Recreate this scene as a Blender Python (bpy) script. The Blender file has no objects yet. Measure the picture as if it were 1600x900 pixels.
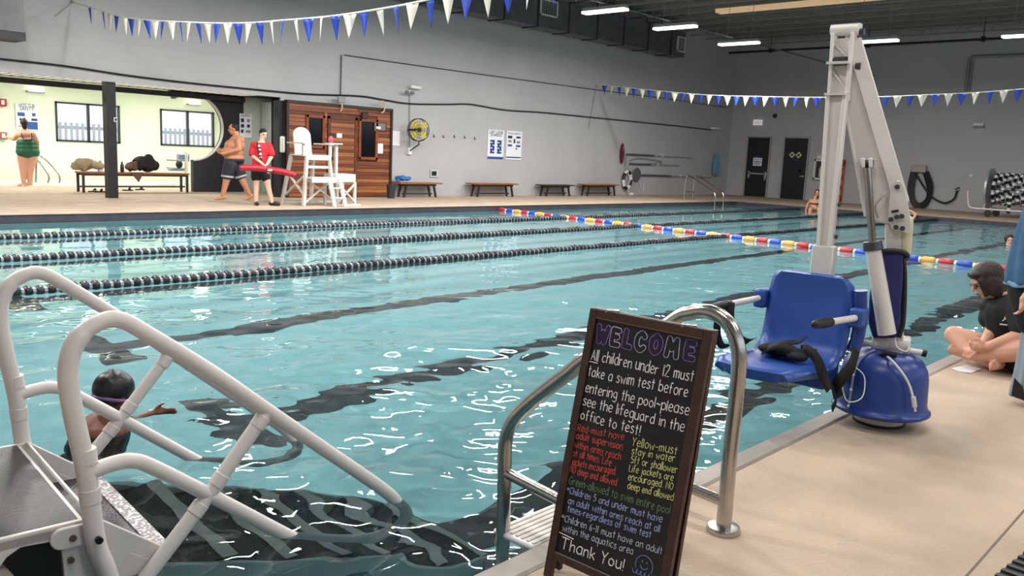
import bpy, bmesh, math, random
import numpy as np
from mathutils import Vector, Matrix
random.seed(7)
S = bpy.context.scene
COL = S.collection

# ------------------------------------------------------------------ camera (metres; deck surface is z=0)
F = 1320.70
RW = np.array([[0.68208513, 0.08361044, -0.72647723],
               [-0.72993637, 0.13787687, -0.66946461],
               [0.04419018, 0.98691401, 0.15507406]])          # world <- camera
CAM = np.array([0.0, 0.0, 1.35])
cam = bpy.data.cameras.new('camera'); camo = bpy.data.objects.new('camera', cam); COL.objects.link(camo)
cam.sensor_width = 36; cam.lens = F / 1600 * 36; cam.clip_end = 200; cam.clip_start = .05
camo.matrix_world = Matrix([[*RW[0], 0.0], [*RW[1], 0.0], [*RW[2], 1.35], [0, 0, 0, 1]])
S.camera = camo

# ------------------------------------------------------------------ view, world, lamps
S.view_settings.view_transform = 'Standard'; S.view_settings.look = 'None'
S.view_settings.gamma = 1; S.view_settings.exposure = 0.0
S.cycles.use_denoising = True
S.cycles.max_bounces = 10; S.cycles.transmission_bounces = 8; S.cycles.diffuse_bounces = 5
S.cycles.sample_clamp_indirect = 8
W = bpy.data.worlds.new('daylight'); S.world = W; W.use_nodes = True
W.node_tree.nodes['Background'].inputs[0].default_value = (.86, .93, 1, 1)
W.node_tree.nodes['Background'].inputs[1].default_value = 1.3
LAMP_POWER = 150          # each ceiling strip, W
TUB_POWER = 118           # each lamp in the hot tub room
LAMPS = [(17.5, 13.4), (20.5, 13.25), (24.0, 13.2), (25.1, 9.55), (25.6, 5.75)]
for x in (14.3, 11.0, 7.5, 4.0, 0.5): LAMPS.append((x, 13.4))
for x in (17.2, 13.7, 10.2, 6.7, 3.2, 0.0): LAMPS.append((x, 9.5))
for x in (18.6, 15.0, 11.5, 8.0, 4.5, 1.0): LAMPS.append((x, 5.7))
for x in (22.0, 18.5, 15.0, 11.5, 8.0, 4.5, 1.0): LAMPS.append((x, 1.2))
for x in (9.0, 5.5, 2.0): LAMPS.append((x, -2.5))
def area_lamp(name, loc, sx, sy, power, col=(1, .97, .93), rot=(0, 0, 0), caustic=True):
    l = bpy.data.lights.new(name, 'AREA'); l.shape = 'RECTANGLE'; l.size = sx; l.size_y = sy
    l.energy = power; l.color = col
    o = bpy.data.objects.new(name, l); o.location = loc; o.rotation_euler = rot; COL.objects.link(o)
    if caustic: l.cycles.is_caustics_light = True
    return o
for x, y in LAMPS:
    area_lamp('ceiling_lamp', (x, y, 4.965), .2, 1.22, LAMP_POWER * (1.7 if y > 12 else 1.15 if y > 9 else .75 if y > 4 else .42))
for x, y in ((6.0, 24.0), (9.2, 24.0), (12.4, 24.0)):
    area_lamp('hot_tub_room_lamp', (x, y, 2.9), .5, 1.2, TUB_POWER, (1, .99, .92), caustic=False)

# ------------------------------------------------------------------ pixel -> point on a known plane
def ray(px, py):
    v = RW @ np.array([px - 800, 450 - py, -F]); return v / np.linalg.norm(v)
def onz(px, py, z=0.0):
    r = ray(px, py); return Vector(CAM + r * ((z - CAM[2]) / r[2]))
def onx(px, py, x):
    r = ray(px, py); return Vector(CAM + r * (x / r[0]))
def ony(px, py, y):
    r = ray(px, py); return Vector(CAM + r * (y / r[1]))
def vp(px, py, P, d=0.0):          # upright plane through P that faces the viewer, d metres further away
    h = np.array([P[0], P[1]]); n = h / np.linalg.norm(h); r = ray(px, py)
    t = (np.linalg.norm(h) + d) / float(np.dot(r[:2], n)); return Vector(CAM + r * t)

# ------------------------------------------------------------------ materials
MATS = {}
def lin(c):
    if isinstance(c, str):
        c = [int(c[i:i + 2], 16) / 255 for i in (0, 2, 4)]
    return tuple((x / 12.92 if x <= .04045 else ((x + .055) / 1.055) ** 2.4) for x in c)
def mat(name, col, rough=.6, metal=0.0, var=0.0, vs=6.0, bump=0.0, bs=40.0, coat=0.0, emit=0.0, spec=.5, stretch=None, alpha=1.0):
    if name in MATS: return MATS[name]
    m = bpy.data.materials.new(name); m.use_nodes = True; nt = m.node_tree; N = nt.nodes; Lk = nt.links
    p = N['Principled BSDF']; c = lin(col)
    p.inputs['Base Color'].default_value = (*c, 1); p.inputs['Roughness'].default_value = rough
    p.inputs['Metallic'].default_value = metal; p.inputs['Coat Weight'].default_value = coat
    p.inputs['Specular IOR Level'].default_value = spec
    p.inputs['Alpha'].default_value = alpha
    if emit:
        p.inputs['Emission Color'].default_value = (*c, 1); p.inputs['Emission Strength'].default_value = emit
    if var or bump:
        tc = N.new('ShaderNodeTexCoord'); mp = N.new('ShaderNodeMapping'); Lk.new(tc.outputs['Object'], mp.inputs[0])
        if stretch: mp.inputs['Scale'].default_value = stretch
    if var:
        n = N.new('ShaderNodeTexNoise'); n.inputs['Scale'].default_value = vs; n.inputs['Detail'].default_value = 6
        Lk.new(mp.outputs[0], n.inputs[0])
        r = N.new('ShaderNodeValToRGB'); r.color_ramp.elements[0].position = .3; r.color_ramp.elements[1].position = .7
        r.color_ramp.elements[0].color = (*[max(0, x * (1 - var)) for x in c], 1)
        r.color_ramp.elements[1].color = (*[min(1, x * (1 + var)) for x in c], 1)
        Lk.new(n.outputs['Fac'], r.inputs[0]); Lk.new(r.outputs[0], p.inputs['Base Color'])
    if bump:
        n2 = N.new('ShaderNodeTexNoise'); n2.inputs['Scale'].default_value = bs; n2.inputs['Detail'].default_value = 4
        Lk.new(mp.outputs[0], n2.inputs[0])
        b = N.new('ShaderNodeBump'); b.inputs['Strength'].default_value = bump; b.inputs['Distance'].default_value = .02
        Lk.new(n2.outputs['Fac'], b.inputs['Height']); Lk.new(b.outputs[0], p.inputs['Normal'])
    MATS[name] = m; return m

# ------------------------------------------------------------------ mesh builder
def basis(d):
    d = Vector(d).normalized(); up = Vector((0, 0, 1)) if abs(d.z) < .95 else Vector((1, 0, 0))
    a = d.cross(up).normalized(); return a, d.cross(a).normalized(), d
def wm(o):
    m = Matrix.Translation(o.location) @ o.rotation_euler.to_matrix().to_4x4()
    return wm(o.parent) @ m if o.parent else m
class MB:
    def __init__(s): s.v = []; s.f = []
    def add(s, vs, fs):
        k = len(s.v); s.v += [Vector(v) for v in vs]; s.f += [[i + k for i in f] for f in fs]; return s
    def box(s, a, b):
        (x0, y0, z0), (x1, y1, z1) = [(min(a[i], b[i])) for i in range(3)], [(max(a[i], b[i])) for i in range(3)]
        return s.add([(x0, y0, z0), (x1, y0, z0), (x1, y1, z0), (x0, y1, z0), (x0, y0, z1), (x1, y0, z1), (x1, y1, z1), (x0, y1, z1)],
                     [(0, 3, 2, 1), (4, 5, 6, 7), (0, 1, 5, 4), (1, 2, 6, 5), (2, 3, 7, 6), (3, 0, 4, 7)])
    def bar(s, p, q, w, h, up=None):          # square-section bar from p to q
        p = Vector(p); q = Vector(q); d = (q - p).normalized()
        if up is None: a, b, _ = basis(d)
        else:
            b = Vector(up); a = d.cross(b).normalized(); b = a.cross(d).normalized()
        vs = [c + a * (w / 2 * i) + b * (h / 2 * j) for c in (p, q) for i, j in ((-1, -1), (1, -1), (1, 1), (-1, 1))]
        return s.add(vs, [(3, 2, 1, 0), (4, 5, 6, 7), (0, 1, 5, 4), (1, 2, 6, 5), (2, 3, 7, 6), (3, 0, 4, 7)])
    def tube(s, pts, r, n=10, closed=False, caps=True):
        pts = [Vector(p) for p in pts]; m = len(pts); rs = r if isinstance(r, (list, tuple)) else [r] * m
        a = None; k = len(s.v); vs = []
        for i, p in enumerate(pts):
            d = (pts[(i + 1) % m] - pts[i - 1]) if closed else (pts[min(i + 1, m - 1)] - pts[max(i - 1, 0)])
            if d.length < 1e-9: d = Vector((0, 0, 1))
            d.normalize()
            if a is None: a = basis(d)[0]
            a = (a - d * a.dot(d))
            if a.length < 1e-6: a = basis(d)[0]
            a.normalize(); b = d.cross(a)
            for j in range(n):
                t = 2 * math.pi * j / n; vs.append(p + (a * math.cos(t) + b * math.sin(t)) * rs[i])
        fs = []
        for i in range(m if closed else m - 1):
            for j in range(n):
                i2 = (i + 1) % m; fs.append((i * n + j, i * n + (j + 1) % n, i2 * n + (j + 1) % n, i2 * n + j))
        if caps and not closed: fs += [tuple(range(n))[::-1], tuple((m - 1) * n + j for j in range(n))]
        return s.add(vs, fs)
    def cyl(s, p, q, r, r2=None, n=16): return s.tube([p, q], [r, r if r2 is None else r2], n)
    def lathe(s, prof, o=(0, 0, 0), ax=(0, 0, 1), n=32):
        a, b, d = basis(ax); o = Vector(o); vs = []; m = len(prof)
        for r, z in prof:
            for j in range(n):
                t = 2 * math.pi * j / n; vs.append(o + d * z + (a * math.cos(t) + b * math.sin(t)) * max(r, 1e-4))
        fs = [(i * n + j, i * n + (j + 1) % n, (i + 1) * n + (j + 1) % n, (i + 1) * n + j) for i in range(m - 1) for j in range(n)]
        return s.add(vs, fs + [tuple(range(n))[::-1], tuple((m - 1) * n + j for j in range(n))])
    def prism(s, poly, off):
        poly = [Vector(p) for p in poly]; off = Vector(off); n = len(poly)
        return s.add(poly + [p + off for p in poly], [tuple(range(n))[::-1], tuple(range(n, 2 * n))] + [(i, (i + 1) % n, n + (i + 1) % n, n + i) for i in range(n)])
    def ell(s, c, r, n=14, m=9, rot=None):
        c = Vector(c); r = (r, r, r) if isinstance(r, (int, float)) else r; vs = []; R = rot or Matrix.Identity(3)
        for i in range(m + 1):
            ph = math.pi * i / m
            for j in range(n):
                t = 2 * math.pi * j / n
                vs.append(c + R @ Vector((r[0] * math.sin(ph) * math.cos(t), r[1] * math.sin(ph) * math.sin(t), r[2] * math.cos(ph))))
        return s.add(vs, [(i * n + j, (i + 1) * n + j, (i + 1) * n + (j + 1) % n, i * n + (j + 1) % n) for i in range(m) for j in range(n)])
    def cap(s, p, q, r, r2=None, n=12):       # tapered capsule
        p = Vector(p); q = Vector(q); r2 = r if r2 is None else r2; d = q - p
        if d.length < 1e-6: return s.ell(p, r)
        d.normalize(); pts = []; rs = []
        for t in (-.999, -.9, -.6, -.25): pts.append(p + d * (r * t)); rs.append(r * math.sqrt(1 - t * t))
        pts.append(p); rs.append(r); pts.append(q); rs.append(r2)
        for t in (.25, .6, .9, .999): pts.append(q + d * (r2 * t)); rs.append(r2 * math.sqrt(1 - t * t))
        return s.tube(pts, rs, n)
    def build(s, name, m, parent=None, smooth=True, bevel=0.0, seg=2, remesh=0.0, sm=6, angle=38, sub=0):
        me = bpy.data.meshes.new(name); vs = s.v
        if parent is not None:
            iv = wm(parent).inverted(); vs = [iv @ v for v in vs]
        me.from_pydata([tuple(v) for v in vs], [], s.f); me.validate()
        bm = bmesh.new(); bm.from_mesh(me); bmesh.ops.remove_doubles(bm, verts=bm.verts, dist=1e-5)
        if not remesh: bmesh.ops.recalc_face_normals(bm, faces=bm.faces)
        bm.to_mesh(me); bm.free()
        if smooth:
            me.polygons.foreach_set('use_smooth', [True] * len(me.polygons))
            if not remesh: me.set_sharp_from_angle(angle=math.radians(angle))
        for mm in (m if isinstance(m, list) else [m]): me.materials.append(mm)
        o = bpy.data.objects.new(name, me); COL.objects.link(o)
        if parent is not None: o.parent = parent
        if bevel:
            b = o.modifiers.new('bevel', 'BEVEL'); b.width = bevel; b.segments = seg; b.limit_method = 'ANGLE'; b.harden_normals = False
        if remesh:
            r = o.modifiers.new('remesh', 'REMESH'); r.mode = 'VOXEL'; r.voxel_size = remesh; r.use_smooth_shade = True
            q = o.modifiers.new('smooth', 'SMOOTH'); q.factor = .5; q.iterations = sm
        if sub:
            q = o.modifiers.new('sub', 'SUBSURF'); q.levels = q.render_levels = sub
        return o
def tag(o, label=None, cat=None, group=None, kind=None):
    for k, v in (('label', label), ('category', cat), ('group', group), ('kind', kind)):
        if v: o[k] = v
    return o
def thing(name, label, cat, loc=(0, 0, 0), rz=0.0, group=None):
    o = bpy.data.objects.new(name, None); COL.objects.link(o); o.location = loc; o.rotation_euler = (0, 0, rz)
    o.empty_display_size = .1
    return tag(o, label, cat, group)
def struct(o): o['kind'] = 'structure'; return o
def dup(o, parent=None, loc=None, rz=None):
    c = o.copy(); COL.objects.link(c)
    if parent is not None: c.parent = parent
    if loc is not None: c.location = loc
    if rz is not None: c.rotation_euler = (0, 0, rz)
    for ch in list(o.children): dup(ch, c)
    return c
def bez(pts, n=8):                       # Catmull-Rom through the points
    pts = [Vector(p) for p in pts]; out = []
    P = [pts[0] * 2 - pts[1]] + pts + [pts[-1] * 2 - pts[-2]]
    for i in range(1, len(P) - 2):
        for k in range(n):
            t = k / n; a, b, c, d = P[i - 1], P[i], P[i + 1], P[i + 2]
            out.append(.5 * ((2 * b) + (c - a) * t + (2 * a - 5 * b + 4 * c - d) * t * t + (3 * b - a - 3 * c + d) * t ** 3))
    return out + [pts[-1]]
def text(name, body, origin, u, v, size, m, parent, align='CENTER', fit=None, outline=0.0, offset=0.0):
    cu = bpy.data.curves.new(name, 'FONT'); cu.body = body; cu.size = size; cu.align_x = align; cu.resolution_u = 3
    cu.extrude = 0 if outline else .0012; cu.offset = offset
    if outline: cu.fill_mode = 'NONE'; cu.bevel_depth = outline; cu.bevel_resolution = 1
    cu.materials.append(m); o = bpy.data.objects.new(name, cu); COL.objects.link(o)
    u = Vector(u).normalized(); v = Vector(v).normalized(); n = u.cross(v)
    M = Matrix([[u.x, v.x, n.x, origin[0]], [u.y, v.y, n.y, origin[1]], [u.z, v.z, n.z, origin[2]], [0, 0, 0, 1]])
    if fit:
        bpy.context.view_layer.update(); w = o.dimensions.x
        if w > 0: M = M @ Matrix.Diagonal((fit / w, 1, 1, 1))
    bpy.context.view_layer.update(); me = bpy.data.meshes.new_from_object(o.evaluated_get(bpy.context.evaluated_depsgraph_get())); bpy.data.objects.remove(o)
    me.transform((wm(parent).inverted() if parent is not None else Matrix.Identity(4)) @ M); me.name = name
    if not me.materials: me.materials.append(m)
    o = bpy.data.objects.new(name, me); COL.objects.link(o); o.parent = parent
    return o
# ------------------------------------------------------------------ colours of the place
wall_m = mat('painted_block', 'b0b0b2', .55, var=.05, vs=.7)
def block_bump(m, s=1.0):
    nt = m.node_tree; N = nt.nodes; Lk = nt.links; tc = N.new('ShaderNodeTexCoord'); sp = N.new('ShaderNodeSeparateXYZ'); cb = N.new('ShaderNodeCombineXYZ')
    ad = N.new('ShaderNodeMath'); Lk.new(tc.outputs['Object'], sp.inputs[0]); Lk.new(sp.outputs[0], ad.inputs[0]); Lk.new(sp.outputs[1], ad.inputs[1])
    Lk.new(ad.outputs[0], cb.inputs[0]); Lk.new(sp.outputs[2], cb.inputs[1])
    br = N.new('ShaderNodeTexBrick'); br.inputs['Scale'].default_value = 1; br.inputs['Brick Width'].default_value = .4; br.inputs['Row Height'].default_value = .2
    br.inputs['Mortar Size'].default_value = .006; br.inputs['Color1'].default_value = br.inputs['Color2'].default_value = (1, 1, 1, 1); br.inputs['Mortar'].default_value = (0, 0, 0, 1)
    Lk.new(cb.outputs[0], br.inputs[0]); b = N.new('ShaderNodeBump'); b.inputs['Strength'].default_value = .35 * s; b.inputs['Distance'].default_value = .006
    Lk.new(br.outputs[0], b.inputs['Height']); Lk.new(b.outputs[0], N['Principled BSDF'].inputs['Normal'])
block_bump(wall_m)
deck_m = mat('brushed_concrete', 'b5a18d', .8, var=.15, vs=2.2, bump=.35, bs=60)
coping_m = mat('wet_coping', '8f857c', .45, var=.15, vs=3, bump=.15, bs=30)
plaster = mat('pool_plaster', '84b1b6', .6, var=.04, vs=1.5)
black_tile = mat('black_pool_tile', '14171c', .4, var=.3, vs=9)
darkband = mat('waterline_tile', '3c3840', .35, var=.25, vs=5)
cream = mat('cream_wall', 'e4e7d6', .6, var=.03, vs=1)
black_m = mat('black_paint', '101014', .5)
darkwall_m = mat('charcoal_wall', '22222a', .55)
white_m = mat('white_plastic', 'dcdcda', .35)
pvc = mat('white_pvc', 'd9d2cf', .38, var=.04, vs=5, bump=.04, bs=90)
steel = mat('brushed_steel', 'b9b6b2', .22, 1.0, bump=.05, bs=120, var=.08, vs=14)
galv = mat('galvanised_duct', '6d6d72', .5, .6, var=.16, vs=2.5)
joist_m = mat('grey_joist', '8a8680', .6, var=.1, vs=3)
roofdeck = mat('roof_deck', '7d7973', .7, var=.15, vs=2)
wood = mat('sauna_cedar', '7d4526', .45, var=.45, vs=2.2, stretch=(.35, .35, 9), bump=.15, bs=8)
woods = [mat('sauna_cedar_%s' % k, c, .45, var=.4, vs=2.0 + j * .4, stretch=(.3, .3, 10), bump=.1, bs=9) for j, (k, c) in enumerate((('red', '7a4024'), ('brown', '8d5330'), ('dark', '633319'), ('tan', '9b6238')))]
woodtrim = mat('cedar_trim', '5e3018', .45, var=.25, vs=4)
benchwood = mat('bench_wood', '94552f', .4, var=.25, vs=5, stretch=(1, 5, 1))
glass_dark = mat('dark_glass', '101116', .12, spec=.3)
paper = mat('white_paper', 'e6e8ee', .6)
blue_m = mat('sign_blue', '2a4e9c', .5)
navy = mat('sign_navy', '20305c', .5)
red_m = mat('red_plastic', 'b3202c', .4)
blue_plastic = mat('blue_plastic', '264c9c', .34, var=.06, vs=3, bump=.03, bs=200)
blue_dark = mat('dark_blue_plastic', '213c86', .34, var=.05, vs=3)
yellow_m = mat('yellow_plastic', 'd9b23a', .4)
grey_m = mat('mid_grey', '8b8b8b', .5)
lamp_m = mat('lit_diffuser', 'ffffff', .4, emit=3.2)
rope_m = mat('white_rope', 'd5d2cb', .7)
flag_white = mat('white_vinyl', 'e6e2d4', .5); flag_blue = mat('blue_vinyl', '2648b8', .45)

# ------------------------------------------------------------------ pool and deck
X0, X1, Y0, Y1, ZB, ZW = .78, 29.2, 1.79, 15.62, -1.25, -.12
m = MB()
T = .25
m.box((-5, -6, -T), (35.4, Y0 - .11, 0)); m.box((-5, Y1 + .13, -T), (35.4, 24.5, 0)); m.box((-5, Y0 - .11, -T), (X0 - .11, Y1 + .13, 0)); m.box((X1 + .13, Y0 - .11, -T), (35.4, Y1 + .13, 0))
m.box((-5, 24.5, -T), (6.3, 27, 0)); m.box((6.3, 26.3, -T), (14.2, 27, 0)); m.box((13.4, 24.5, -T), (14.2, 27, 0))
deck = struct(m.build('floor', deck_m, smooth=False)); jm = mat('joint_dark', '6e6054', .8)
for a, b in (((-5, 18.2, -.001), (35.4, 18.215, .0015)), ((-5, 21.2, -.001), (10.8, 21.215, .0015)), ((-5, .66, -.001), (35.4, .668, .0012))): m = MB(); m.box(a, b); m.build('joint', jm, deck, smooth=False)
m = MB()
m.box((X0 - .11, Y0 - .11, -.16), (X1 + .13, Y0, .004)); m.box((X0 - .11, Y1, -.16), (X1 + .13, Y1 + .13, .004))
m.box((X0 - .11, Y0, -.16), (X0, Y1, .004)); m.box((X1, Y0, -.16), (X1 + .13, Y1, .004))
struct(m.build('floor_coping', coping_m, bevel=.02, smooth=False))
m = MB()
m.box((X0 - .03, Y0 - .03, ZB - .1), (X1 + .03, Y1 + .03, ZB))
for a, b in (((X0 - .05, Y0 - .05), (X1 + .05, Y0)), ((X0 - .05, Y1), (X1 + .05, Y1 + .05)), ((X0 - .05, Y0), (X0, Y1)), ((X1, Y0), (X1 + .05, Y1))):
    m.box((*a, ZB), (*b, -.161))
basin = struct(m.build('floor_basin', plaster, smooth=False))
basin.cycles.is_caustics_receiver = True
m = MB()       # dark waterline face under the coping
e = .006
m.box((X0 - .005, Y1 - e, -.32), (X1, Y1, .001)); m.box((X1 - e, Y0, -.32), (X1, Y1, .001)); m.box((X0, Y0, -.3), (X1, Y0 + e, -.03)); m.box((X0, Y0, -.3), (X0 + e, Y1, -.03))
struct(m.build('trim_waterline', darkband, smooth=False))
for y in (2.95, 5.05, 7.15, 9.35, 11.6, 13.8):
    m = MB(); m.box((2.8, y - .14, ZB), (27.4, y + .14, ZB + .006)); m.box((2.62, y - .5, ZB), (2.9, y + .5, ZB + .007)); m.box((27.3, y - .5, ZB), (27.58, y + .5, ZB + .007))
    o = m.build('lane_marking', black_tile, basin, smooth=False); o.cycles.is_caustics_receiver = True
# water: a real rippled surface
def waves(X, Y):
    rng = np.random.RandomState(5); Z = np.zeros_like(X)
    for k in range(64):
        lam = .16 * (1.9 / .16) ** rng.rand() if k < 48 else .09 + .12 * rng.rand()
        th = rng.normal(1.15, .75); kk = 2 * math.pi / lam; a = .0175 * lam / 6.28 * (1.25 if lam < .5 else .9)
        Z += a * np.sin(kk * (X * math.cos(th) + Y * math.sin(th)) + 6.28 * rng.rand() + 1.2 * np.sin(X * rng.uniform(.4, 1.3) + Y * rng.uniform(.4, 1.3) + 6 * rng.rand()))
    near = 1 + .55 * np.exp(-(((X - 2.6) / 2.6) ** 2 + ((Y - 3.4) / 2.2) ** 2)) + .35 * np.exp(-(((X - 4.6) / 1.6) ** 2 + ((Y - 3) / 1.5) ** 2)) + .2 * np.sin(X * .8 + 1) * np.sin(Y * .9)
    # choppier ring round the swimmer
    r = np.hypot(X - 1.75, Y - 4.25); Z += .004 * np.sin(r * 26) * np.exp(-r * 1.6)
    calm = np.interp(Y, [1.8, 4.3, 6.5, 9.0, 16], [.58, .54, .28, .12, .09])
    return Z * near * calm
def water(name, x0, x1, y0, y1, z, step, m, amp=1.0):
    nx, ny = int((x1 - x0) / step), int((y1 - y0) / step)
    gx, gy = np.meshgrid(np.linspace(x0, x1, nx + 1), np.linspace(y0, y1, ny + 1)); gz = z + waves(gx, gy) * amp
    co = np.stack([gx, gy, gz], -1).reshape(-1, 3); me = bpy.data.meshes.new(name)
    i = np.arange(nx)[None, :] + np.arange(ny)[:, None] * (nx + 1); q = np.stack([i, i + 1, i + nx + 2, i + nx + 1], -1).reshape(-1, 4)
    me.vertices.add(len(co)); me.vertices.foreach_set('co', co.ravel()); me.loops.add(q.size); me.loops.foreach_set('vertex_index', q.ravel())
    me.polygons.add(len(q)); me.polygons.foreach_set('loop_start', np.arange(0, q.size, 4)); me.polygons.foreach_set('use_smooth', np.ones(len(q), bool))
    me.update(calc_edges=True); me.materials.append(m); o = bpy.data.objects.new(name, me); COL.objects.link(o); return struct(o)
wmat = bpy.data.materials.new('pool_water'); wmat.use_nodes = True; nt = wmat.node_tree; nt.nodes.clear()
g = nt.nodes.new('ShaderNodeBsdfGlass'); g.inputs['IOR'].default_value = 1.33; g.inputs['Roughness'].default_value = 0; g.inputs['Color'].default_value = (.93, .99, 1, 1)
oo = nt.nodes.new('ShaderNodeOutputMaterial'); nt.links.new(g.outputs[0], oo.inputs[0])
wobj = water('water_surface', X0, X1, Y0, Y1, ZW, .042, wmat)
wobj.cycles.is_caustics_caster = True

# ------------------------------------------------------------------ building shell
WY, WX, ZC = 19.5, 35.4, 6.9
m = MB(); m.box((15.6, WY, 0), (WX, WY + .3, ZC)); m.box((-5, WY, 2.55), (12.1, WY + .05, ZC)); m.box((12.1, WY, 2.47), (15.6, WY + .05, ZC))
struct(m.build('wall_back', wall_m, smooth=False))
m = MB(); m.box((WX, -6, 0), (WX + .3, WY + .3, ZC)); struct(m.build('wall_right', wall_m, smooth=False))
m = MB(); m.box((-5.3, -6, 0), (-5, 27, ZC)); struct(m.build('wall_left', wall_m, smooth=False))
m = MB(); m.box((-5.3, -6.3, 0), (WX + .3, -6, 2.4)); m.box((-5.3, -6.3, 4.8), (WX + .3, -6, ZC)); struct(m.build('wall_front', wall_m, smooth=False))  # unseen wall, its open band added to let in fill light
m = MB(); m.box((-5.3, -6, ZC), (WX + .3, WY + .3, ZC + .2)); ceil = struct(m.build('ceiling', roofdeck, smooth=False))
x = 2.2
while x < 35:
    tan = 26.0 < x < 26.9
    m = MB(); h = .3; 
    m.box((x - .05, -6, ZC - h - .03), (x + .05, WY, ZC - h)); m.box((x - .05, -6, ZC - .05), (x + .05, WY, ZC))
    for k in range(0, 42): m.bar((x, -5.8 + k * .6, ZC - h), (x, -5.5 + k * .6, ZC - .03), .02, .02) if k % 2 == 0 else m.bar((x, -5.5 + k * .6 - .6, ZC - .03), (x, -5.8 + k * .6, ZC - h), .02, .02)
    m.build('joist', joist_m, ceil, smooth=False); x += 1.17
m = MB()
for k in range(60): m.box((2.2 + k * .55, -6, ZC - .045), (2.38 + k * .55, WY, ZC))
m.build('deck_rib', roofdeck, ceil, smooth=False)
m = MB(); m.box((26.05, 9.4, 6.38), (26.45, 15.3, 6.5)); m.build('beam', mat('warm_glow', 'e8c096', .6, emit=.42), ceil, smooth=False)['label'] = 'warm glowing strip between the joists'  # ceiling beam given a warm glow of its own by emission
# corner shadow-free conduit lines that carry the lamps
m = MB(); m.cyl((9, 13.3, 5.16), (35.3, 13.3, 5.16), .025, n=6)
m.box((13, 17.0, 5.9), (13.1, 17.1, 6))
tag(m.build('lamp_conduit', galv), 'long thin conduits running to the end wall above the strip lamps', 'conduit')
m = MB(); m.cyl((33.6, 18.9, 6.1), (33.6, 2, 6.1), .045, n=8)
for y in (17, 13, 9, 5): m.cyl((33.6, y, 6.1), (33.6, y, 6.9), .015, n=6); m.cyl((33.6, y, 6.02), (33.6, y, 6.2), .08, n=8)
tag(m.build('ceiling_pipe', black_m), 'black sprinkler pipe slung under the ceiling near the end wall', 'pipe')
# strip lamps
fx = None
desc = {0: 'white strip lamp nearest the duct, farthest left of the lit ceiling row', 1: 'middle white strip lamp of the three beside the duct', 2: 'white strip lamp nearest the room corner beyond the duct end',
        3: 'white strip lamp partly behind the pool lift mast', 4: 'white strip lamp cut by the right frame edge'}
for i, (x, y) in enumerate(LAMPS):
    if i == 0:
        fx = thing('strip_lamp', None, 'ceiling lamp', (x, y, 4.98)); fx['group'] = 'strip lamps over the pool'
        mm = MB(); mm.box((x - .11, y - .64, 5.03), (x + .11, y + .64, 5.11)); mm.cyl((x, y - .4, 5.1), (x, y - .4, ZC - .34), .008, n=5); mm.cyl((x, y + .4, 5.1), (x, y + .4, ZC - .34), .008, n=5)
        mm.build('housing', grey_m, fx, smooth=False)
        mm = MB(); mm.box((x - .12, y - .66, 4.97), (x + .12, y + .66, 5.035)); mm.build('diffuser', lamp_m, fx, bevel=.02)
        o = fx
    else:
        if i > 4: continue
        o = dup(fx, loc=(x, y, 4.98))
    o['label'] = desc[i]
# hidden-from-frame lamps keep plain fixtures so the light has a source
for i, (x, y) in enumerate(LAMPS[5:]):
    o = dup(fx, loc=(x, y, 4.98)); o['label'] = 'white strip lamp hung over the pool hall outside the picture'
# ------------------------------------------------------------------ duct along the back wall
d = thing('air_duct', 'dark grey rectangular air duct with grilles along the top of the long wall', 'duct', (20, 18.9, 5.45))
m = MB(); m.box((-5, 18.6, 5.45), (29.6, 19.25, 6.4)); m.build('duct_body', galv, d, smooth=False)
for x in np.arange(-4, 29.6, 1.55): m = MB(); m.box((x, 18.57, 5.42), (x + .05, 19.27, 6.43)); m.build('seam_flange', mat('duct_flange', '3a3a40', .5, .4), d, smooth=False)
m = MB()
for x in np.arange(-3.2, 29.6, 3.1): m.box((x, 18.55, 6.35), (x + .03, 18.58, 6.9)); m.box((x, 19.25, 6.35), (x + .03, 19.28, 6.9))
m.build('hanger', mat('duct_flange', '3a3a40'), d, smooth=False)
for xa in (20.9, 29.0):
    m = MB(); a, b = (xa, xa + .85); z0, z1 = 5.82, 6.32
    if xa > 25: a, b, z0, z1 = 29.0, 29.55, 5.62, 6.2
    m.box((a, 18.55, z0), (b, 18.6, z0 + .04)); m.box((a, 18.55, z1 - .04), (b, 18.6, z1)); m.box((a, 18.55, z0), (a + .04, 18.6, z1)); m.box((b - .04, 18.55, z0), (b, 18.6, z1))
    gq = m.build('grille_frame', white_m, d, smooth=False)
    m = MB()
    for k in range(9): x = a + .06 + k * (b - a - .12) / 8; m.box((x - .008, 18.57, z0), (x + .016, 18.59, z1))
    m.build('grille_blade', grey_m, gq, smooth=False)
# box unit at the left edge of the frame
m = MB(); m.box((2.5, 18.3, 3.25), (5.8, 18.9, 3.88)); u = m.build('heater_unit', galv, smooth=False); tag(u, 'dark grey metal box unit hung high at the left edge of the wall', 'heater')
m = MB(); m.box((2.5, 18.32, 3.1), (5.82, 18.95, 3.27)); m.build('underside_tray', mat('dark_metal', '2b2b30', .5), u, smooth=False)
m = MB(); m.cyl((5.7, 18.65, 3.88), (5.7, 18.65, 5.45), .02, n=6); m.box((5.5, 18.9, 3.4), (5.6, 19.5, 3.5)); m.build('hanger', galv, u)
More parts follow.
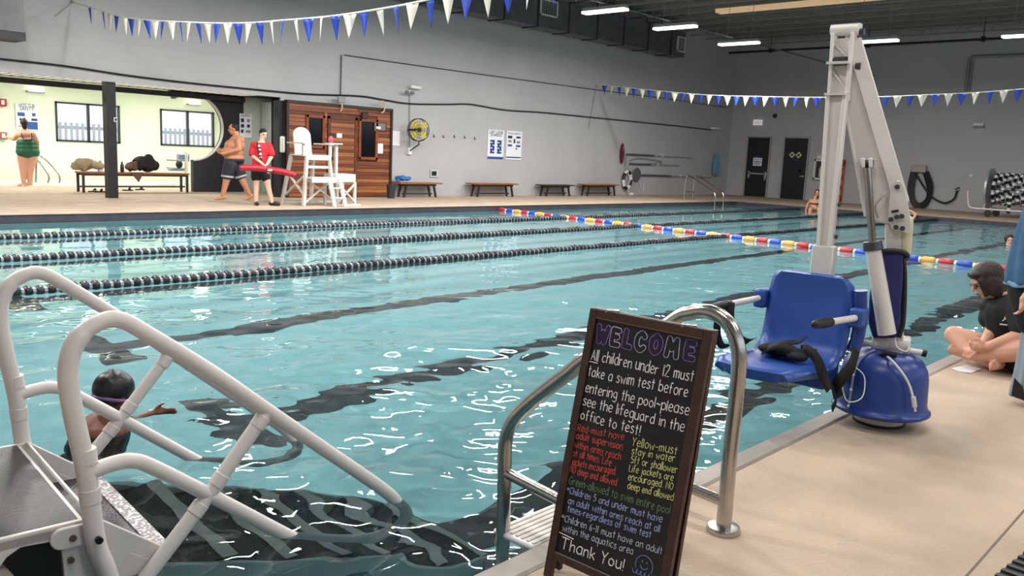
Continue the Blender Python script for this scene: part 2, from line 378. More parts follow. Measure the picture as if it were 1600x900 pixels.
# ------------------------------------------------------------------ lobby and hot tub room behind the opening
m = MB(); m.box((-5, 26.6, 0), (9.13, 26.8, 3.2)); m.box((10.95, 26.6, 0), (12.2, 26.8, 3.2)); m.box((14.0, 26.6, 0), (14.3, 26.8, 3.2))
m.box((9.13, 26.6, 0), (10.95, 26.8, 1.17)); m.box((9.13, 26.6, 2.3), (10.95, 26.8, 3.2)); m.box((12.2, 26.6, 0), (14.0, 26.8, 1.17)); m.box((12.2, 26.6, 2.3), (14.0, 26.8, 3.2))
m.box((14.2, 21.9, 0), (14.4, 26.8, 3.2))
struct(m.build('wall_hot_tub_room', cream, smooth=False))
m = MB(); m.box((-5, 21.3, 3.0), (14.4, 26.8, 3.15)); m.box((-5, 21.9, 2.62), (14.4, 22.0, 3.1)); c2 = struct(m.build('ceiling_hot_tub_room', cream, smooth=False))
# lobby ceiling: white slats with dark gaps, running away from the pool
m = MB(); m.box((-5, 19.56, 2.627), (15.6, 21.9, 2.72)); lob = struct(m.build('ceiling_lobby', black_m, smooth=False))
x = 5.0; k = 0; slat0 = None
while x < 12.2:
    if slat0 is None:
        m = MB(); m.box((x, 19.56, 2.62), (x + .12, 21.6, 2.63)); slat0 = m.build('slat', mat('slat_white_glow', 'f1eee6', .4, emit=.45), lob, smooth=False)  # emission added to brighten the slats, which the downward lobby lamps miss
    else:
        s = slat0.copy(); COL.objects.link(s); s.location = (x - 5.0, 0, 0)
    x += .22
area_lamp('lobby_lamp', (7.5, 20.4, 2.6), 3.0, .5, 13, (1, .97, .9), caustic=False); area_lamp('lobby_lamp', (12.3, 20.6, 2.6), 1.2, .4, 12, (1, .97, .9), caustic=False)
zb = ony(172, 143, 21.7).z
m = MB(); m.box((-5, 21.6, zb), (12.3, 21.75, 2.58)); struct(m.build('trim_lobby_beam', black_m, smooth=False))
m = MB(); m.box((7.77, 19.55, 0), (7.98, 19.76, 2.6)); po = m.build('trim_post', black_m, smooth=False); struct(po)
m = MB(); c = ony(180.5, 187, 19.54)
m.box((c.x - .04, 19.53, c.z - .05), (c.x + .04, 19.55, c.z + .05)); pl = m.build('switch_plate', white_m, po, bevel=.008)
m = MB(); m.box((c.x - .02, 19.52, c.z - .028), (c.x + .02, 19.54, c.z + .028)); m.build('switch', black_m, pl, smooth=False)
# charcoal partition with a round bite
cx, cz, rr = 10.87, 1.71, .86; YP = 21.78
poly = [(12.35, YP, 0), (12.35, YP, 2.62), (cx - .6, YP, 2.62)] + [(cx + rr * math.sin(t) * 1.0, YP, cz + rr * math.cos(t)) for t in np.linspace(-.62, math.pi, 26)] + [(cx, YP, 0)]
m = MB(); n = len(poly)
m.prism(poly, (0, .15, 0)); part = struct(m.build('wall_partition', darkwall_m, smooth=False))
m = MB(); m.tube([(cx + rr * math.sin(t), YP + .02, cz + rr * math.cos(t)) for t in np.linspace(-.6, math.pi, 40)], .035, 8)
m.build('round_trim', white_m, part)
m = MB(); m.box((12.35, YP, 0), (14.4, YP + .12, 2.62)); gw = struct(m.build('wall_lobby', mat('pale_green_grey', 'b9c2bc', .6), smooth=False))
m = MB(); m.box((12.02, 19.46, 0), (12.17, 19.72, 2.47)); struct(m.build('trim_column', black_m, smooth=False))
m = MB(); m.box((12.86, 21.2, 0), (12.9, 21.7, 2.5)); m.box((12.9, 21.3, 0), (13.9, 21.34, 2.45)); struct(m.build('trim_glazing', mat('pale_glazing', 'b8c4be', .2), smooth=False))
m = MB(); m.box((12.86, 21.1, 0), (12.94, 21.2, 2.6)); struct(m.build('trim_frame', black_m, smooth=False))
# phone on the column
c = ony(440.5, 225, 19.44); m = MB(); m.box((c.x - .07, 19.38, c.z - .22), (c.x + .07, 19.46, c.z + .2))
ph = m.build('telephone', white_m, bevel=.03); tag(ph, 'white wall phone on the black column beside the sauna', 'phone')
m = MB(); m.box((c.x - .03, 19.35, c.z - .18), (c.x + .03, 19.39, c.z + .16)); m.build('handset', mat('offwhite', 'cfcfca', .4), ph, bevel=.01)
def window(n, xa, xb):
    m = MB(); z0, z1, y = 1.17, 2.3, 26.56; e = .05
    m.box((xa, y, z0), (xb, y + .1, z0 + e)); m.box((xa, y, z1 - e), (xb, y + .1, z1)); m.box((xa, y, z0), (xa + e, y + .1, z1)); m.box((xb - e, y, z0), (xb, y + .1, z1)); m.box(((xa + xb) / 2 - .03, y, z0), ((xa + xb) / 2 + .03, y + .1, z1))
    o = struct(m.build('window_%d' % n, mat('window_frame', '2e3234', .4), smooth=False))
    for a, b in ((xa + e, (xa + xb) / 2 - .03), ((xa + xb) / 2 + .03, xb - e)):
        mm = MB(); mm.box((a, y + .045, z0 + e), (b, y + .055, z1 - e)); gl = mm.build('pane', mat('window_glass', 'f4f8ff', .05, spec=.5, alpha=.12), o, smooth=False)
window(1, 9.13, 10.95); window(2, 12.2, 14.0)
# fence and planting seen blurred through the windows
fe = thing('yard_fence', 'pale vertical slat fence glimpsed outside the hot tub room windows', 'fence', (11, 29, 0)); fm = mat('fence_slat', 'b8bcd8', .6)
s0 = None
for k in range(52):
    if s0 is None: mm = MB(); mm.box((8.0, 28.95, .2), (8.07, 29.0, 1.75)); s0 = mm.build('slat', fm, fe, smooth=False)
    else: q = s0.copy(); COL.objects.link(q); q.location.x += k * .17
mm = MB(); mm.box((7.5, 29.02, .6), (17, 29.06, .7)); mm.box((7.5, 29.02, 1.55), (17, 29.06, 1.65)); mm.build('rail', fm, fe, smooth=False)
mm = MB(); mm.box((-5, 27, -.3), (30, 60, -.05)); struct(mm.build('floor_yard', mat('yard_ground', 'b9bdb4', .8), smooth=False))
# hot tub
tubm = mat('tub_tile', 'e4efe9', .4)
m = MB(); m.box((6.3, 24.5, -.6), (13.4, 26.3, -.5)); m.box((6.3, 24.5, -.5), (13.4, 24.55, .07)); m.box((6.3, 26.25, -.5), (13.4, 26.3, .05)); m.box((6.3, 24.5, -.5), (6.35, 26.3, .05)); m.box((13.35, 24.5, -.5), (13.4, 26.3, .05))
struct(m.build('floor_tub', tubm, smooth=False))
m = MB(); m.box((6.35, 24.55, -.5), (13.35, 26.25, -.02)); struct(m.build('water_tub', mat('tub_water', 'b4ded2', .06), smooth=False))
def rail(name, P, pts, r, label, cat='grab rail'):
    m = MB(); m.tube(bez([vp(*p[:2], P, p[2] if len(p) > 2 else 0) for p in pts], 6), r, 10)
    return tag(m.build(name, steel), label, cat)
P = Vector((8.3, 25.0, 0))
for nme, pts, l in (('grab_rail', [(51, 292), (35, 291), (52, 285), (74, 289), (76, 275), (60, 252), (50, 250), (50, 292)], 'steel hot tub grab rail nearer the woman in green'),
                    ('grab_rail', [(82, 288), (93, 285), (90, 270), (68, 247), (58, 246), (56, 285)], 'steel hot tub grab rail farther from the woman in green')):
    rail(nme, P, [(a, b, .3 if 'farther' in l else 0) for a, b in pts[3 if 'nearer' in l else 0:]], .025, l)
# emergency lights, alarm, sign in the tub room
for (a, b, c_, d_, l) in ((44, 136, 68, 144, 'white lit emergency lamp above the hot tub safety sign'), (295, 156, 312, 164, 'white lit emergency lamp beside the round cut-out')):
    p, q = ony(a, b, 26.5), ony(c_, d_, 26.5); m = MB(); m.box((p.x, 26.42, q.z), (q.x, 26.58, p.z)); t = m.build('emergency_light', mat('lit_box', 'fff8e4', .4, emit=2.5), bevel=.02); tag(t, l, 'emergency light')
    m = MB(); m.box((p.x - .03, 26.5, q.z - .03), (q.x + .03, 26.6, q.z + .02)); m.build('base', grey_m, t)
for (a, b, l, mm_) in ((3, 160, 'red fire alarm horn high on the cream wall', red_m), (4, 212, 'small dull red alarm pull below the horn', mat('dull_red', 'b0605a', .5))):
    p = ony(a, b, 26.5); m = MB(); m.box((p.x - .12, 26.48, p.z - .1), (p.x + .12, 26.6, p.z + .1)); t = m.build('fire_alarm', mm_, bevel=.02); tag(t, l, 'alarm')
    m = MB(); m.box((p.x - .03, 26.45, p.z - .06), (p.x + .05, 26.49, p.z + .06)); m.build('strobe', white_m, t)
def board(name, x0, x1, z0, z1, y, label, lines, blocks, bg=paper, cat='sign', xplane=None):
    "flat printed sign on a wall y=const (or x=const); lines=(text,u,v,size,mat,fit) blocks=(u0,v0,u1,v1,mat) with u,v in 0..1"
    Wd, Hh = abs(x1 - x0), z1 - z0
    m = MB()
    if xplane is None:
        m.box((x0, y - .015, z0), (x1, y, z1)); U = Vector((1, 0, 0)); O = Vector((x0, y - .017, z0))
    else:
        m.box((xplane - .015, x0, z0), (xplane, x1, z1)); U = Vector((0, -1, 0)); O = Vector((xplane - .017, max(x0, x1), z0))
    o = tag(m.build(name, bg, smooth=False), label, cat); V = Vector((0, 0, 1)); Nn = U.cross(V)
    for (u0, v0, u1, v1, mm) in blocks:
        p = O + U * (u0 * Wd) + V * (v0 * Hh); q = O + U * (u1 * Wd) + V * (v1 * Hh) + Nn * .002
        m = MB(); m.box(p, q); m.build('printed_block', mm, o, smooth=False)
    for (t, u, v, sz, mm, fit) in lines:
        text('lettering', t, O + U * (u * Wd) + V * (v * Hh) + Nn * .001, U, V, sz, mm, o, fit=fit * Wd if fit else None)
    return o
a, b = ony(24, 161, 26.55), ony(61, 204, 26.55)
board('safety_sign', a.x, b.x, b.z, a.z, 26.58, 'white hot tub safety sign with blue blocks behind the woman in green', [('HOT TUB', .5, .86, .15, navy, .7), ('SAFETY', .5, .74, .15, navy, .62)],
      [(.08, .52, .4, .66, blue_m), (.72, .54, .88, .66, blue_m), (.68, .36, .95, .45, navy), (.5, .03, .96, .32, blue_m), (.15, .36, .25, .44, navy), (.1, .1, .4, .16, grey_m)])
a, b = ony(376, 177, 21.7), ony(395, 216, 21.7)
board('rules_sign', a.x, b.x, b.z, a.z, YP - .01, 'white rules sign with small dark pictures behind the shirtless man', [('AQUATICS', .5, .88, .09, navy, .8)],
      [(.1, .64, .36, .8, navy), (.6, .66, .85, .78, grey_m), (.1, .42, .36, .56, navy), (.6, .44, .85, .56, navy), (.1, .2, .3, .34, navy), (.5, .22, .9, .32, grey_m)])
# long bench with things on it
lb = thing('lobby_bench', 'long narrow brown bench with an open dark frame in front of the hot tub', 'bench', (9.4, 21.75, 0))
P0, P1 = onz(130, 300.5), onz(294, 300.5)
yb = 21.5; xa, xb = ony(130, 300, yb).x, ony(295, 300, yb).x; zt = .5
m = MB()
for j in range(3): m.box((xa - .03, yb + j * .14, zt - .04), (xb + .03, yb + j * .14 + .125, zt))
m.build('seat', benchwood, lb, smooth=False)
m = MB(); m.box((xa, yb + .02, zt - .09), (xb, yb + .05, zt - .04)); m.box((xa, yb + .36, zt - .09), (xb, yb + .39, zt - .04)); m.box((xa, yb + .2, .12), (xb, yb + .23, .16)); m.build('frame', mat('dark_frame', '2a1e1a', .5), lb, smooth=False)
for x in (xa, xb - .05):
    for y in (yb + .01, yb + .35): m = MB(); m.box((x, y, 0), (x + .05, y + .05, zt - .04)); m.build('leg', mat('dark_frame', '2a1e1a'), lb, smooth=False)
def crumple(name, c, rx, ry, rz, mm, label, cat, seed=0, res=.02, group=None):
    rnd = random.Random(seed); m = MB()
    for k in range(9): m.ell((c[0] + rnd.uniform(-.6, .6) * rx, c[1] + rnd.uniform(-.5, .5) * ry, c[2] + rnd.uniform(.25, .75) * rz), (rx * rnd.uniform(.3, .55), ry * rnd.uniform(.4, .6), rz * rnd.uniform(.25, .5)), 12, 8, Matrix.Rotation(rnd.uniform(-1, 1), 3, 'Z') @ Matrix.Rotation(rnd.uniform(-.5, .5), 3, 'Y'))
    lo = min(v.z for v in m.v); m.v = [v + Vector((0, 0, c[2] - lo)) for v in m.v]
    return tag(m.build(name, mm, remesh=res, sm=2), label, cat, group)
cy = yb + .2
crumple('towel', (ony(134, 270, cy).x, cy, zt + .005), .48, .2, .28, mat('khaki_cloth', '9d8f72', .9, bump=.3, bs=20), 'khaki towel heaped on the left end of the long bench', 'towel', 3)
crumple('clothes_pile', (ony(231, 265, cy).x, cy, zt + .005), .38, .2, .36, mat('dark_cloth', '1d1517', .9, bump=.3, bs=20), 'dark bundle of clothes on the long bench right of the post', 'clothes', 8)
crumple('brown_cloth', (ony(206, 268, cy).x, cy - .02, zt + .005), .17, .2, .2, mat('brown_cloth', '5f4638', .9), 'brown cloth next to the dark bundle on the long bench', 'cloth', 5)
m = MB(); q = ony(214, 275, yb); m.prism([(q.x - .16, yb - .01, zt), (q.x + .16, yb - .01, zt), (q.x + .03, yb - .02, zt - .24)], (0, -.015, 0)); tag(m.build('scarf', mat('brown_cloth', '5f4638')), 'brown pointed cloth hanging over the long bench front edge', 'cloth')
def bottle(x, y, z, h, r, mb, mc, label):
    t = thing('bottle', label, 'bottle', (x, y, z)); m = MB(); m.lathe([(r * .9, 0), (r, .01), (r, h * .62), (r * .55, h * .78), (r * .45, h * .86)], (x, y, z), n=16); m.build('body', mb, t)
    m = MB(); m.lathe([(r * .5, h * .84), (r * .5, h), (r * .3, h)], (x, y, z), n=12); m.build('cap', mc, t); return t
b1 = bottle(ony(157, 270, cy).x, cy, zt, .27, .06, white_m, grey_m, 'white bottle standing on the long bench left of the post'); m = MB(); m.box((b1.location.x - .02, cy - .062, zt + .06), (b1.location.x + .02, cy - .058, zt + .12)); m.build('label', black_m, b1)
bottle(ony(191, 270, cy).x, cy, zt, .26, .045, mat('black_plastic', '1b1a1e', .4), mat('black_plastic', '1b1a1e'), 'black bottle standing on the long bench right of the post')
def sandal(x, y, rz, label, z=0.0):
    t = thing('sandal', label, 'sandal', (x, y, z), 0); m = MB(); R = Matrix.Rotation(rz, 3, 'Z')
    out = [R @ Vector((a, b, 0)) + Vector((x, y, z)) for a, b in ((-.13, -.035), (0, -.03), (.1, -.045), (.14, 0), (.1, .045), (0, .035), (-.13, .035), (-.15, 0))]
    m.prism(out, (0, 0, .03)); m.build('sole', black_m, t, bevel=.006)
    m = MB(); m.tube([R @ Vector(p) + Vector((x, y, z)) for p in ((.03, -.045, .02), (.05, -.02, .07), (.06, 0, .08), (.05, .02, .07), (.03, .045, .02))], .016, 8); m.build('strap', mat('dark_cloth', '1d1517'), t)
    return t
for px, py, a, l in ((146, 300, .3, 'black sandal under the long bench, left one of the pair by its left end'), (156, 300.5, .1, 'black sandal under the long bench, right one of the pair by its left end'), (200, 298, .0, 'flat black sandal under the bench just right of the post'), (219, 297, .2, 'dark sandal farthest right under the long bench')):
    q = onz(px, py); sandal(q.x, q.y, a, l)
# small blue-grey pool lift by the hot tub
P = Vector((11.6, 24.2, 0)); t = thing('tub_lift', 'small white and blue pool lift behind the right end of the long bench', 'pool lift', P)
Q = lambda x, y, d=0: vp(x, y, P, d)
m = MB(); m.cyl(Q(291, 300), Q(291, 238), .05, n=10); m.build('mast', white_m, t)
m = MB(); m.box(Q(280, 252, -.1), Q(292, 241, .2)); m.build('backrest', mat('grey_blue', '7f8ea6', .4), t, bevel=.02)
m = MB(); m.box(Q(266, 267, -.2), Q(290, 263, .2)); m.build('seat', mat('grey_blue', '7f8ea6'), t, bevel=.02)
m = MB(); m.cyl(Q(260, 250, -.15), Q(288, 251, -.15), .02); m.build('armrest', grey_m, t); m = MB(); m.cyl(Q(260, 262, .1), Q(288, 264, .1), .02); m.build('footrest', grey_m, t)
m = MB(); m.ell(Q(280, 257, -.15), (.1, .08, .12)); m.build('strap', black_m, t)

# ------------------------------------------------------------------ sauna cabin
sa = thing('sauna_cabin', 'brown cedar sauna cabin with a plank front, door and two dark windows', 'sauna', (13.9, 19.4, 0))
m = MB(); m.box((12.2, 19.38, 0), (15.6, 19.5, 2.5)); m.build('wall', woodtrim, sa, smooth=False)
X_a, X_b = 12.24, 15.57
open_ = [(12.74, 13.33, 1.3, 2.17), (13.42, 14.4, 0, 2.17), (14.44, 15.1, 1.04, 2.17)]
cache = {}
def plank(xa, xb, z, i, zt_=None):
    key = (round(xb - xa, 3), i % 4)
    if key not in cache:
        mm = MB(); mm.box((xa + .003, 19.345, z + .004), (xb - .003, 19.385, z + .093)); o = mm.build('plank', woods[i % 4], sa, smooth=False); cache[key] = (o, xa, z)
    else:
        o0, xx, zz = cache[key]; q = o0.copy(); COL.objects.link(q); q.location = o0.location + Vector((xa - xx, random.uniform(-.002, .002), z - zz))
z = .02; row = 0; rnd = random.Random(4)
while z < 2.42:
    segs = [(X_a, X_b)]
    for (a, b, z0, z1) in open_:
        if z + .09 > z0 and z < z1: segs = [s for (p, q) in segs for s in ((p, min(q, a)), (max(p, b), q)) if s[1] - s[0] > .03 and (s[0] < a or s[1] > b)]
    for (p, q) in segs:
        if q - p > 2: mid = p + (q - p) * rnd.choice((.4, .55, .65)); plank(p, mid, z, rnd.randrange(4)); plank(mid, q, z, rnd.randrange(4))
        else: plank(p, q, z, rnd.randrange(4))
    z += .097; row += 1
m = MB(); m.box((12.17, 19.3, 2.43), (15.62, 19.4, 2.5)); m.box((12.17, 19.32, 0), (12.24, 19.4, 2.45)); m.box((15.56, 19.3, 0), (15.62, 19.4, 2.45)); m.build('edge_trim', mat('dark_frame', '2a1e1a'), sa, smooth=False)
dr = MB(); dr.box((13.5, 19.33, .02), (14.31, 19.38, 2.1)); door = dr.build('door', woods[1], sa, smooth=False)
for k in range(21):
    mm = MB(); mm.box((13.52, 19.32, .04 + k * .098), (14.29, 19.335, .13 + k * .098))
    q = mm.build('plank', woods[(k * 7 + 2) % 4], door, smooth=False)
m = MB(); m.box((13.43, 19.31, 0), (13.5, 19.38, 2.17)); m.box((14.31, 19.31, 0), (14.38, 19.38, 2.17)); m.box((13.43, 19.31, 2.1), (14.38, 19.38, 2.17)); m.build('door_frame', woodtrim, sa, smooth=False)
m = MB(); m.box((13.52, 19.28, 1.0), (13.58, 19.32, 1.35)); m.build('handle', mat('dark_frame', '2a1e1a'), door, bevel=.01)
for (a, b, z0, z1) in (open_[0], open_[2]):
    m = MB(); e = .08
    m.box((a, 19.3, z0), (b, 19.38, z0 + e)); m.box((a, 19.3, z1 - e), (b, 19.38, z1)); m.box((a, 19.3, z0), (a + e, 19.38, z1)); m.box((b - e, 19.3, z0), (b, 19.38, z1))
    w = m.build('window_frame', mat('redwood', '7c3d20', .4, var=.3, vs=5), sa, bevel=.008, smooth=False); m = MB(); m.box((a + e, 19.34, z0 + e), (b - e, 19.35, z1 - e)); m.build('pane', glass_dark, w, smooth=False)
def small(name, px0, py0, px1, py1, y, mm, label, cat, th=.03, bevel=.01):
    a, b = ony(px0, py0, y), ony(px1, py1, y); m = MB(); m.box((a.x, y - th, b.z), (b.x, y, a.z)); return tag(m.build(name, mm, bevel=bevel), label, cat)
t = small('notice', 526, 208, 534, 215.5, 19.31, paper, 'small white notice fixed to the sauna door', 'notice', .01, 0)
t = small('heater_control', 515, 208, 523, 215, 19.31, mat('dark_metal', '2b2b30'), 'small dark control on the sauna door beside the white notice', 'control')
t = small('vent_box', 565, 175, 574, 186, 19.31, mat('dark_frame', '2a1e1a'), 'small dark square vent above the right sauna window', 'vent', .05)
t = small('framed_notice', 584, 190, 604, 206, 19.33, woodtrim, 'dark framed plaque at the upper right of the sauna front', 'plaque', .02)
a, b = ony(586, 192, 19.3), ony(602, 204, 19.3); m = MB(); m.box((a.x, 19.3, b.z), (b.x, 19.31, a.z)); m.build('plate', steel, t); m = MB(); m.box((a.x + .05, 19.29, b.z + .03), (a.x + .2, 19.3, b.z + .1)); m.build('label', paper, t)
t = small('paper_notice', 587, 224, 598, 240, 19.33, paper, 'white paper notice below the plaque on the sauna front', 'notice', .008, 0)
t = small('junction_box', 527, 150, 538, 161, 19.3, grey_m, 'grey junction box above the sauna where the thin conduit ends', 'junction box', .06)
m = MB(); c = ony(532, 165, 19.28); m.tube(bez([c + Vector((0, 0, .1)), c + Vector((.03, -.03, 0)), c + Vector((.02, -.03, -.1)), c + Vector((0, 0, -.15))]), .02, 8); tag(m.build('cable_stub', mat('beige_hose', 'c6b18f', .5)), 'short beige cable loop under the grey junction box', 'cable')
m = MB(); c = ony(597, 165, 19.25); m.tube(bez([c + Vector((-.1, 0, .08)), c + Vector((.03, 0, .12)), c + Vector((.1, 0, 0)), c + Vector((.06, 0, -.16)), c + Vector((-.03, 0, -.2))]), .02, 8); tag(m.build('hose_loop', mat('beige_hose', 'c6b18f')), 'beige hose loop at the top right corner of the sauna', 'hose')

# ------------------------------------------------------------------ long wall fittings
def wallcable(name, pts, r, label, y=19.46):
    m = MB(); m.tube(bez([ony(a, b, y) for a, b in pts], 5), r, 6); return tag(m.build(name, black_m), label, 'cable')
wallcable('sagging_cable', [(-10, 91), (100, 103), (200, 118), (300, 130), (400, 140), (480, 147), (560, 150), (600, 156), (640, 162), (700, 163), (735, 163), (790, 172), (850, 176), (940, 185), (1050, 196), (1112, 203)], .022, 'thick black cable sagging along the whole long wall')
wallcable('thin_cable', [(538, 86), (700, 109), (930, 140), (1040, 154), (1135, 168)], .012, 'thin dark cable rising above the thick one, sloping to the corner')
m = MB(); m.cyl(ony(533.5, 86, 19.46), ony(532, 152, 19.46), .014, n=6); tag(m.build('conduit', black_m), 'thin upright dark conduit above the sauna junction box', 'conduit')
m = MB(); m.cyl(ony(932, 133, 19.46), ony(920, 200, 19.46), .012, n=6); tag(m.build('conduit', grey_m), 'faint grey conduit dropping from the far banner end', 'conduit')
# wall fan
c = ony(655, 203, 19.0); fan = thing('caged_fan', 'round black caged wall fan with yellow blades beside the sauna', 'fan', c)
ax = Vector((-.25, -1, 0)).normalized(); A, B, _ = basis(ax); m = MB()
for r, o in ((.32, 0), (.32, .1), (.24, -.04), (.15, -.06), (.07, -.07)): m.tube([c + ax * (-o) + (A * math.cos(t) + B * math.sin(t)) * r for t in np.linspace(0, 2 * math.pi, 33)[:-1]], .012 if r > .3 else .005, 6, closed=True)
for k in range(20): t = k * math.pi / 10; dd = A * math.cos(t) + B * math.sin(t); m.tube([c + ax * .07 + dd * .05, c + ax * .05 + dd * .2, c + dd * .32, c - ax * .1 + dd * .32], .004, 5)
m.build('cage', black_m, fan)
for k in range(4):
    t = k * math.pi / 2 + .3; m = MB(); pts = [c + (A * math.cos(t + a) + B * math.sin(t + a)) * r - ax * o for a, r, o in ((-.2, .05, .0), (.05, .28, -.03), (.55, .3, .0), (1.0, .27, .05), (.8, .06, .04))]
    m.prism(pts, ax * .006); m.build('blade', mat('yellow_blade', 'e0cc4a', .4), fan)
m = MB(); m.cyl(c + ax * .03, c - ax * .2, .06, .07); m.build('motor', black_m, fan)
m = MB(); m.tube([c - Vector((0, 0, .33)), c - Vector((0, 0, .42)), ony(640, 236, 19.45)], .02, 8); m.tube([c - ax * .18, Vector((c.x, 19.5, c.z))], .03, 8); m.build('bracket', black_m, fan)
q = ony(640, 236, 19.45); m = MB(); m.box((q.x - .07, 19.42, q.z - .1), (q.x + .07, 19.5, q.z + .1)); m.build('wall_plate', white_m, fan)
t = small('emergency_lamp', 638, 133, 654, 140, 19.5, white_m, 'white twin-head lamp box above the wall fan', 'emergency light', .15, .02)
q = ony(639, 145, 19.35); m = MB()
for dx in (-.1, .1): m.lathe([(.03, 0), (.07, .05), (.07, .08)], (q.x + dx, 19.35, q.z + .05), (0, -.6, -1), 12)
m.build('lamp_head', grey_m, t); m = MB(); m.cyl(ony(640, 146, 19.47), ony(640, 232, 19.47), .012, n=6); tag(m.build('conduit', grey_m), 'thin conduit running down behind the wall fan', 'conduit')
t = small('paper_notice', 611, 204, 624, 228, 19.49, paper, 'white framed paper notice on the wall between sauna and fan', 'notice', .015, 0)
m = MB()
for i, (a, b) in enumerate(((678, 212), (693, 213), (710, 213), (726, 214), (742, 216))):
    q = ony(a, b, 19.48); m = MB(); m.box((q.x - .012, 19.485, q.z - .04), (q.x + .012, 19.5, q.z + .04)); m.tube([(q.x, 19.485, q.z - .03), (q.x, 19.44, q.z - .045), (q.x, 19.43, q.z + .0)], .008, 6)
    tag(m.build('coat_hook', mat('dark_metal', '2b2b30')), ('small dark wall hook nearest the wall fan', 'second dark wall hook to the right of the fan', 'middle one of the five dark wall hooks', 'fourth dark wall hook from the fan', 'small dark wall hook nearest the lap lane sign')[i], 'hook', 'wall hooks right of the fan')
t = small('outlet_box', 672.5, 265, 684.5, 277, 19.48, mat('pale_green_grey', 'b9c2bc'), 'square pale wall vent low above the first bench', 'vent', .02)
a, b = ony(675, 267.5, 19.45), ony(682, 274.5, 19.45); m = MB(); m.box((a.x, 19.45, b.z), (b.x, 19.46, a.z)); m.build('grille', black_m, t)
a, b = ony(763, 202, 19.48), ony(786, 248.5, 19.48)
board('lap_lane_sign', a.x, b.x, b.z, a.z, 19.49, 'tall white lap lane sharing sign with blue lane diagrams', [('LAP LANE', .5, .86, .16, navy, .84), ('SHARING', .5, .77, .13, navy, .7)],
      [(0, 0, 1, .07, blue_m)] + [(u, .18 + k * .1, u + .28, .25 + k * .1, blue_m) for u in (.14, .58) for k in range(5)] + [(u + .04 + (.12 if k % 2 else 0), .24 + k * .1, u + .14 + (.12 if k % 2 else 0), .3 + k * .1, navy) for u in (.14, .58) for k in range(4)])
a, b = ony(792, 204, 19.48), ony(814, 250, 19.48)
board('pool_rules_sign', a.x, b.x, b.z, a.z, 19.49, 'tall white pool rules sign with small pictures, right of the lap lane sign', [('POOL SAFETY', .5, .88, .09, navy, .84)],
      [(.08, .74, .36, .83, navy), (.62, .75, .9, .82, navy), (.45, .58, .56, .72, navy), (.1, .6, .32, .68, grey_m), (.64, .58, .88, .66, grey_m), (.08, .46, .36, .53, blue_m), (.62, .45, .9, .52, blue_m), (.6, .36, .7, .41, navy), (.02, .06, .98, .1, navy)])
# benches along the wall
def bench(xa, xb, wood_, label, zt=.43, dark=False):
    o = thing('plank_bench', label, 'bench', ((xa + xb) / 2, 19.2, 0), group='benches along the long wall'); dk = mat('dark_frame', '2a1e1a')
    for j in range(3): m = MB(); m.box((xa, 19.0 + j * .14, zt - .04), (xb, 19.13 + j * .14, zt)); m.build('slat', wood_, o, smooth=False)
    m = MB(); m.box((xa + .2, 19.06, zt - .1), (xb - .2, 19.1, zt - .04)); m.box((xa + .2, 19.3, zt - .1), (xb - .2, 19.34, zt - .04)); m.box((xa + .25, 19.18, .08), (xb - .25, 19.22, .12)); m.build('frame', dk, o, smooth=False)
    for x, s in ((xa + .3, -1), (xb - .3, 1)):
        for y in (19.07, 19.33): m = MB(); m.bar((x, y, zt - .04), (x + s * .1, y, 0), .05, .05); m.build('leg', dk, o, smooth=False)
    return o
bench(ony(622, 290, 19.1).x, ony(688, 290, 19.1).x, benchwood, 'wooden wall bench nearest the sauna with a blue item at its left end')
bench(ony(738, 290, 19.1).x, ony(807, 290, 19.1).x, benchwood, 'wooden wall bench below the two tall signs')
bench(ony(847, 290, 19.1).x, ony(895, 290, 19.1).x, mat('dark_bench_wood', '3a2a26', .5), 'dark topped bench, third along the wall from the sauna', .4)
bench(ony(912, 290, 19.1).x, ony(965, 290, 19.1).x, benchwood, 'wooden wall bench nearest the rescue poles')
crumple('vinyl_bag', (15.98, 19.2, .435), .3, .16, .15, mat('blue_vinyl_bag', '2566a8', .4), 'blue vinyl bag at the sauna corner', 'bag', 12)
m = MB(); q = ony(615, 300, 19.1); m.lathe([(.1, 0), (.125, .3), (.13, .38), (.1, .38)], (ony(611, 300, 18.8).x, 18.8, 0), n=20); tag(m.build('bin', mat('dark_metal', '2b2b30')), 'dark bin under the blue bag at the sauna corner', 'bin')
# rescue equipment on the long wall near the corner
def wp(px, py, y=19.42): return ony(px, py, y)
m = MB(); q = wp(972, 240); m.lathe([(.02, -.06), (.14, -.05), (.19, 0), (.14, .05), (.02, .06)], (0, 0, 0), (1, 0, 0), 20)
m.v = [Vector((v.x + q.x, q.y + v.y * .6, q.z + v.z * 2.1)) for v in m.v]; tag(m.build('rescue_float', mat('maroon', '5a1620', .4)), 'dark red oval float on the wall left of the poles', 'float')
al = mat('aluminium_pole', 'c4c6cc', .3, .6)
for (p, q, r, l) in (((979, 241), (1079, 246), .022, 'uppermost aluminium rescue pole on the wall'), ((984, 256), (1062, 258), .02, 'middle aluminium rescue pole on the wall'), ((1000, 273.5), (1112, 277), .022, 'lowest long pole on the wall behind the pool ladder')):
    a, b = wp(*p), wp(*q); t = thing('rescue_pole', l, 'pole', a); m = MB(); m.cyl(a, b, r, n=8); m.build('shaft', al, t)
    m = MB(); m.cyl(a, a.lerp(b, .4), r + .012, n=8); m.build('grip', mat('dark_pole', '4a4c55', .4), t)
    m = MB(); mid = a.lerp(b, .55); m.box((mid.x - .04, mid.y, mid.z - .05), (mid.x + .04, 19.5, mid.z + .05)); m.box((a.x + .1, mid.y, a.z - .04), (a.x + .16, 19.5, a.z + .05)); m.build('wall_clip', white_m, t)
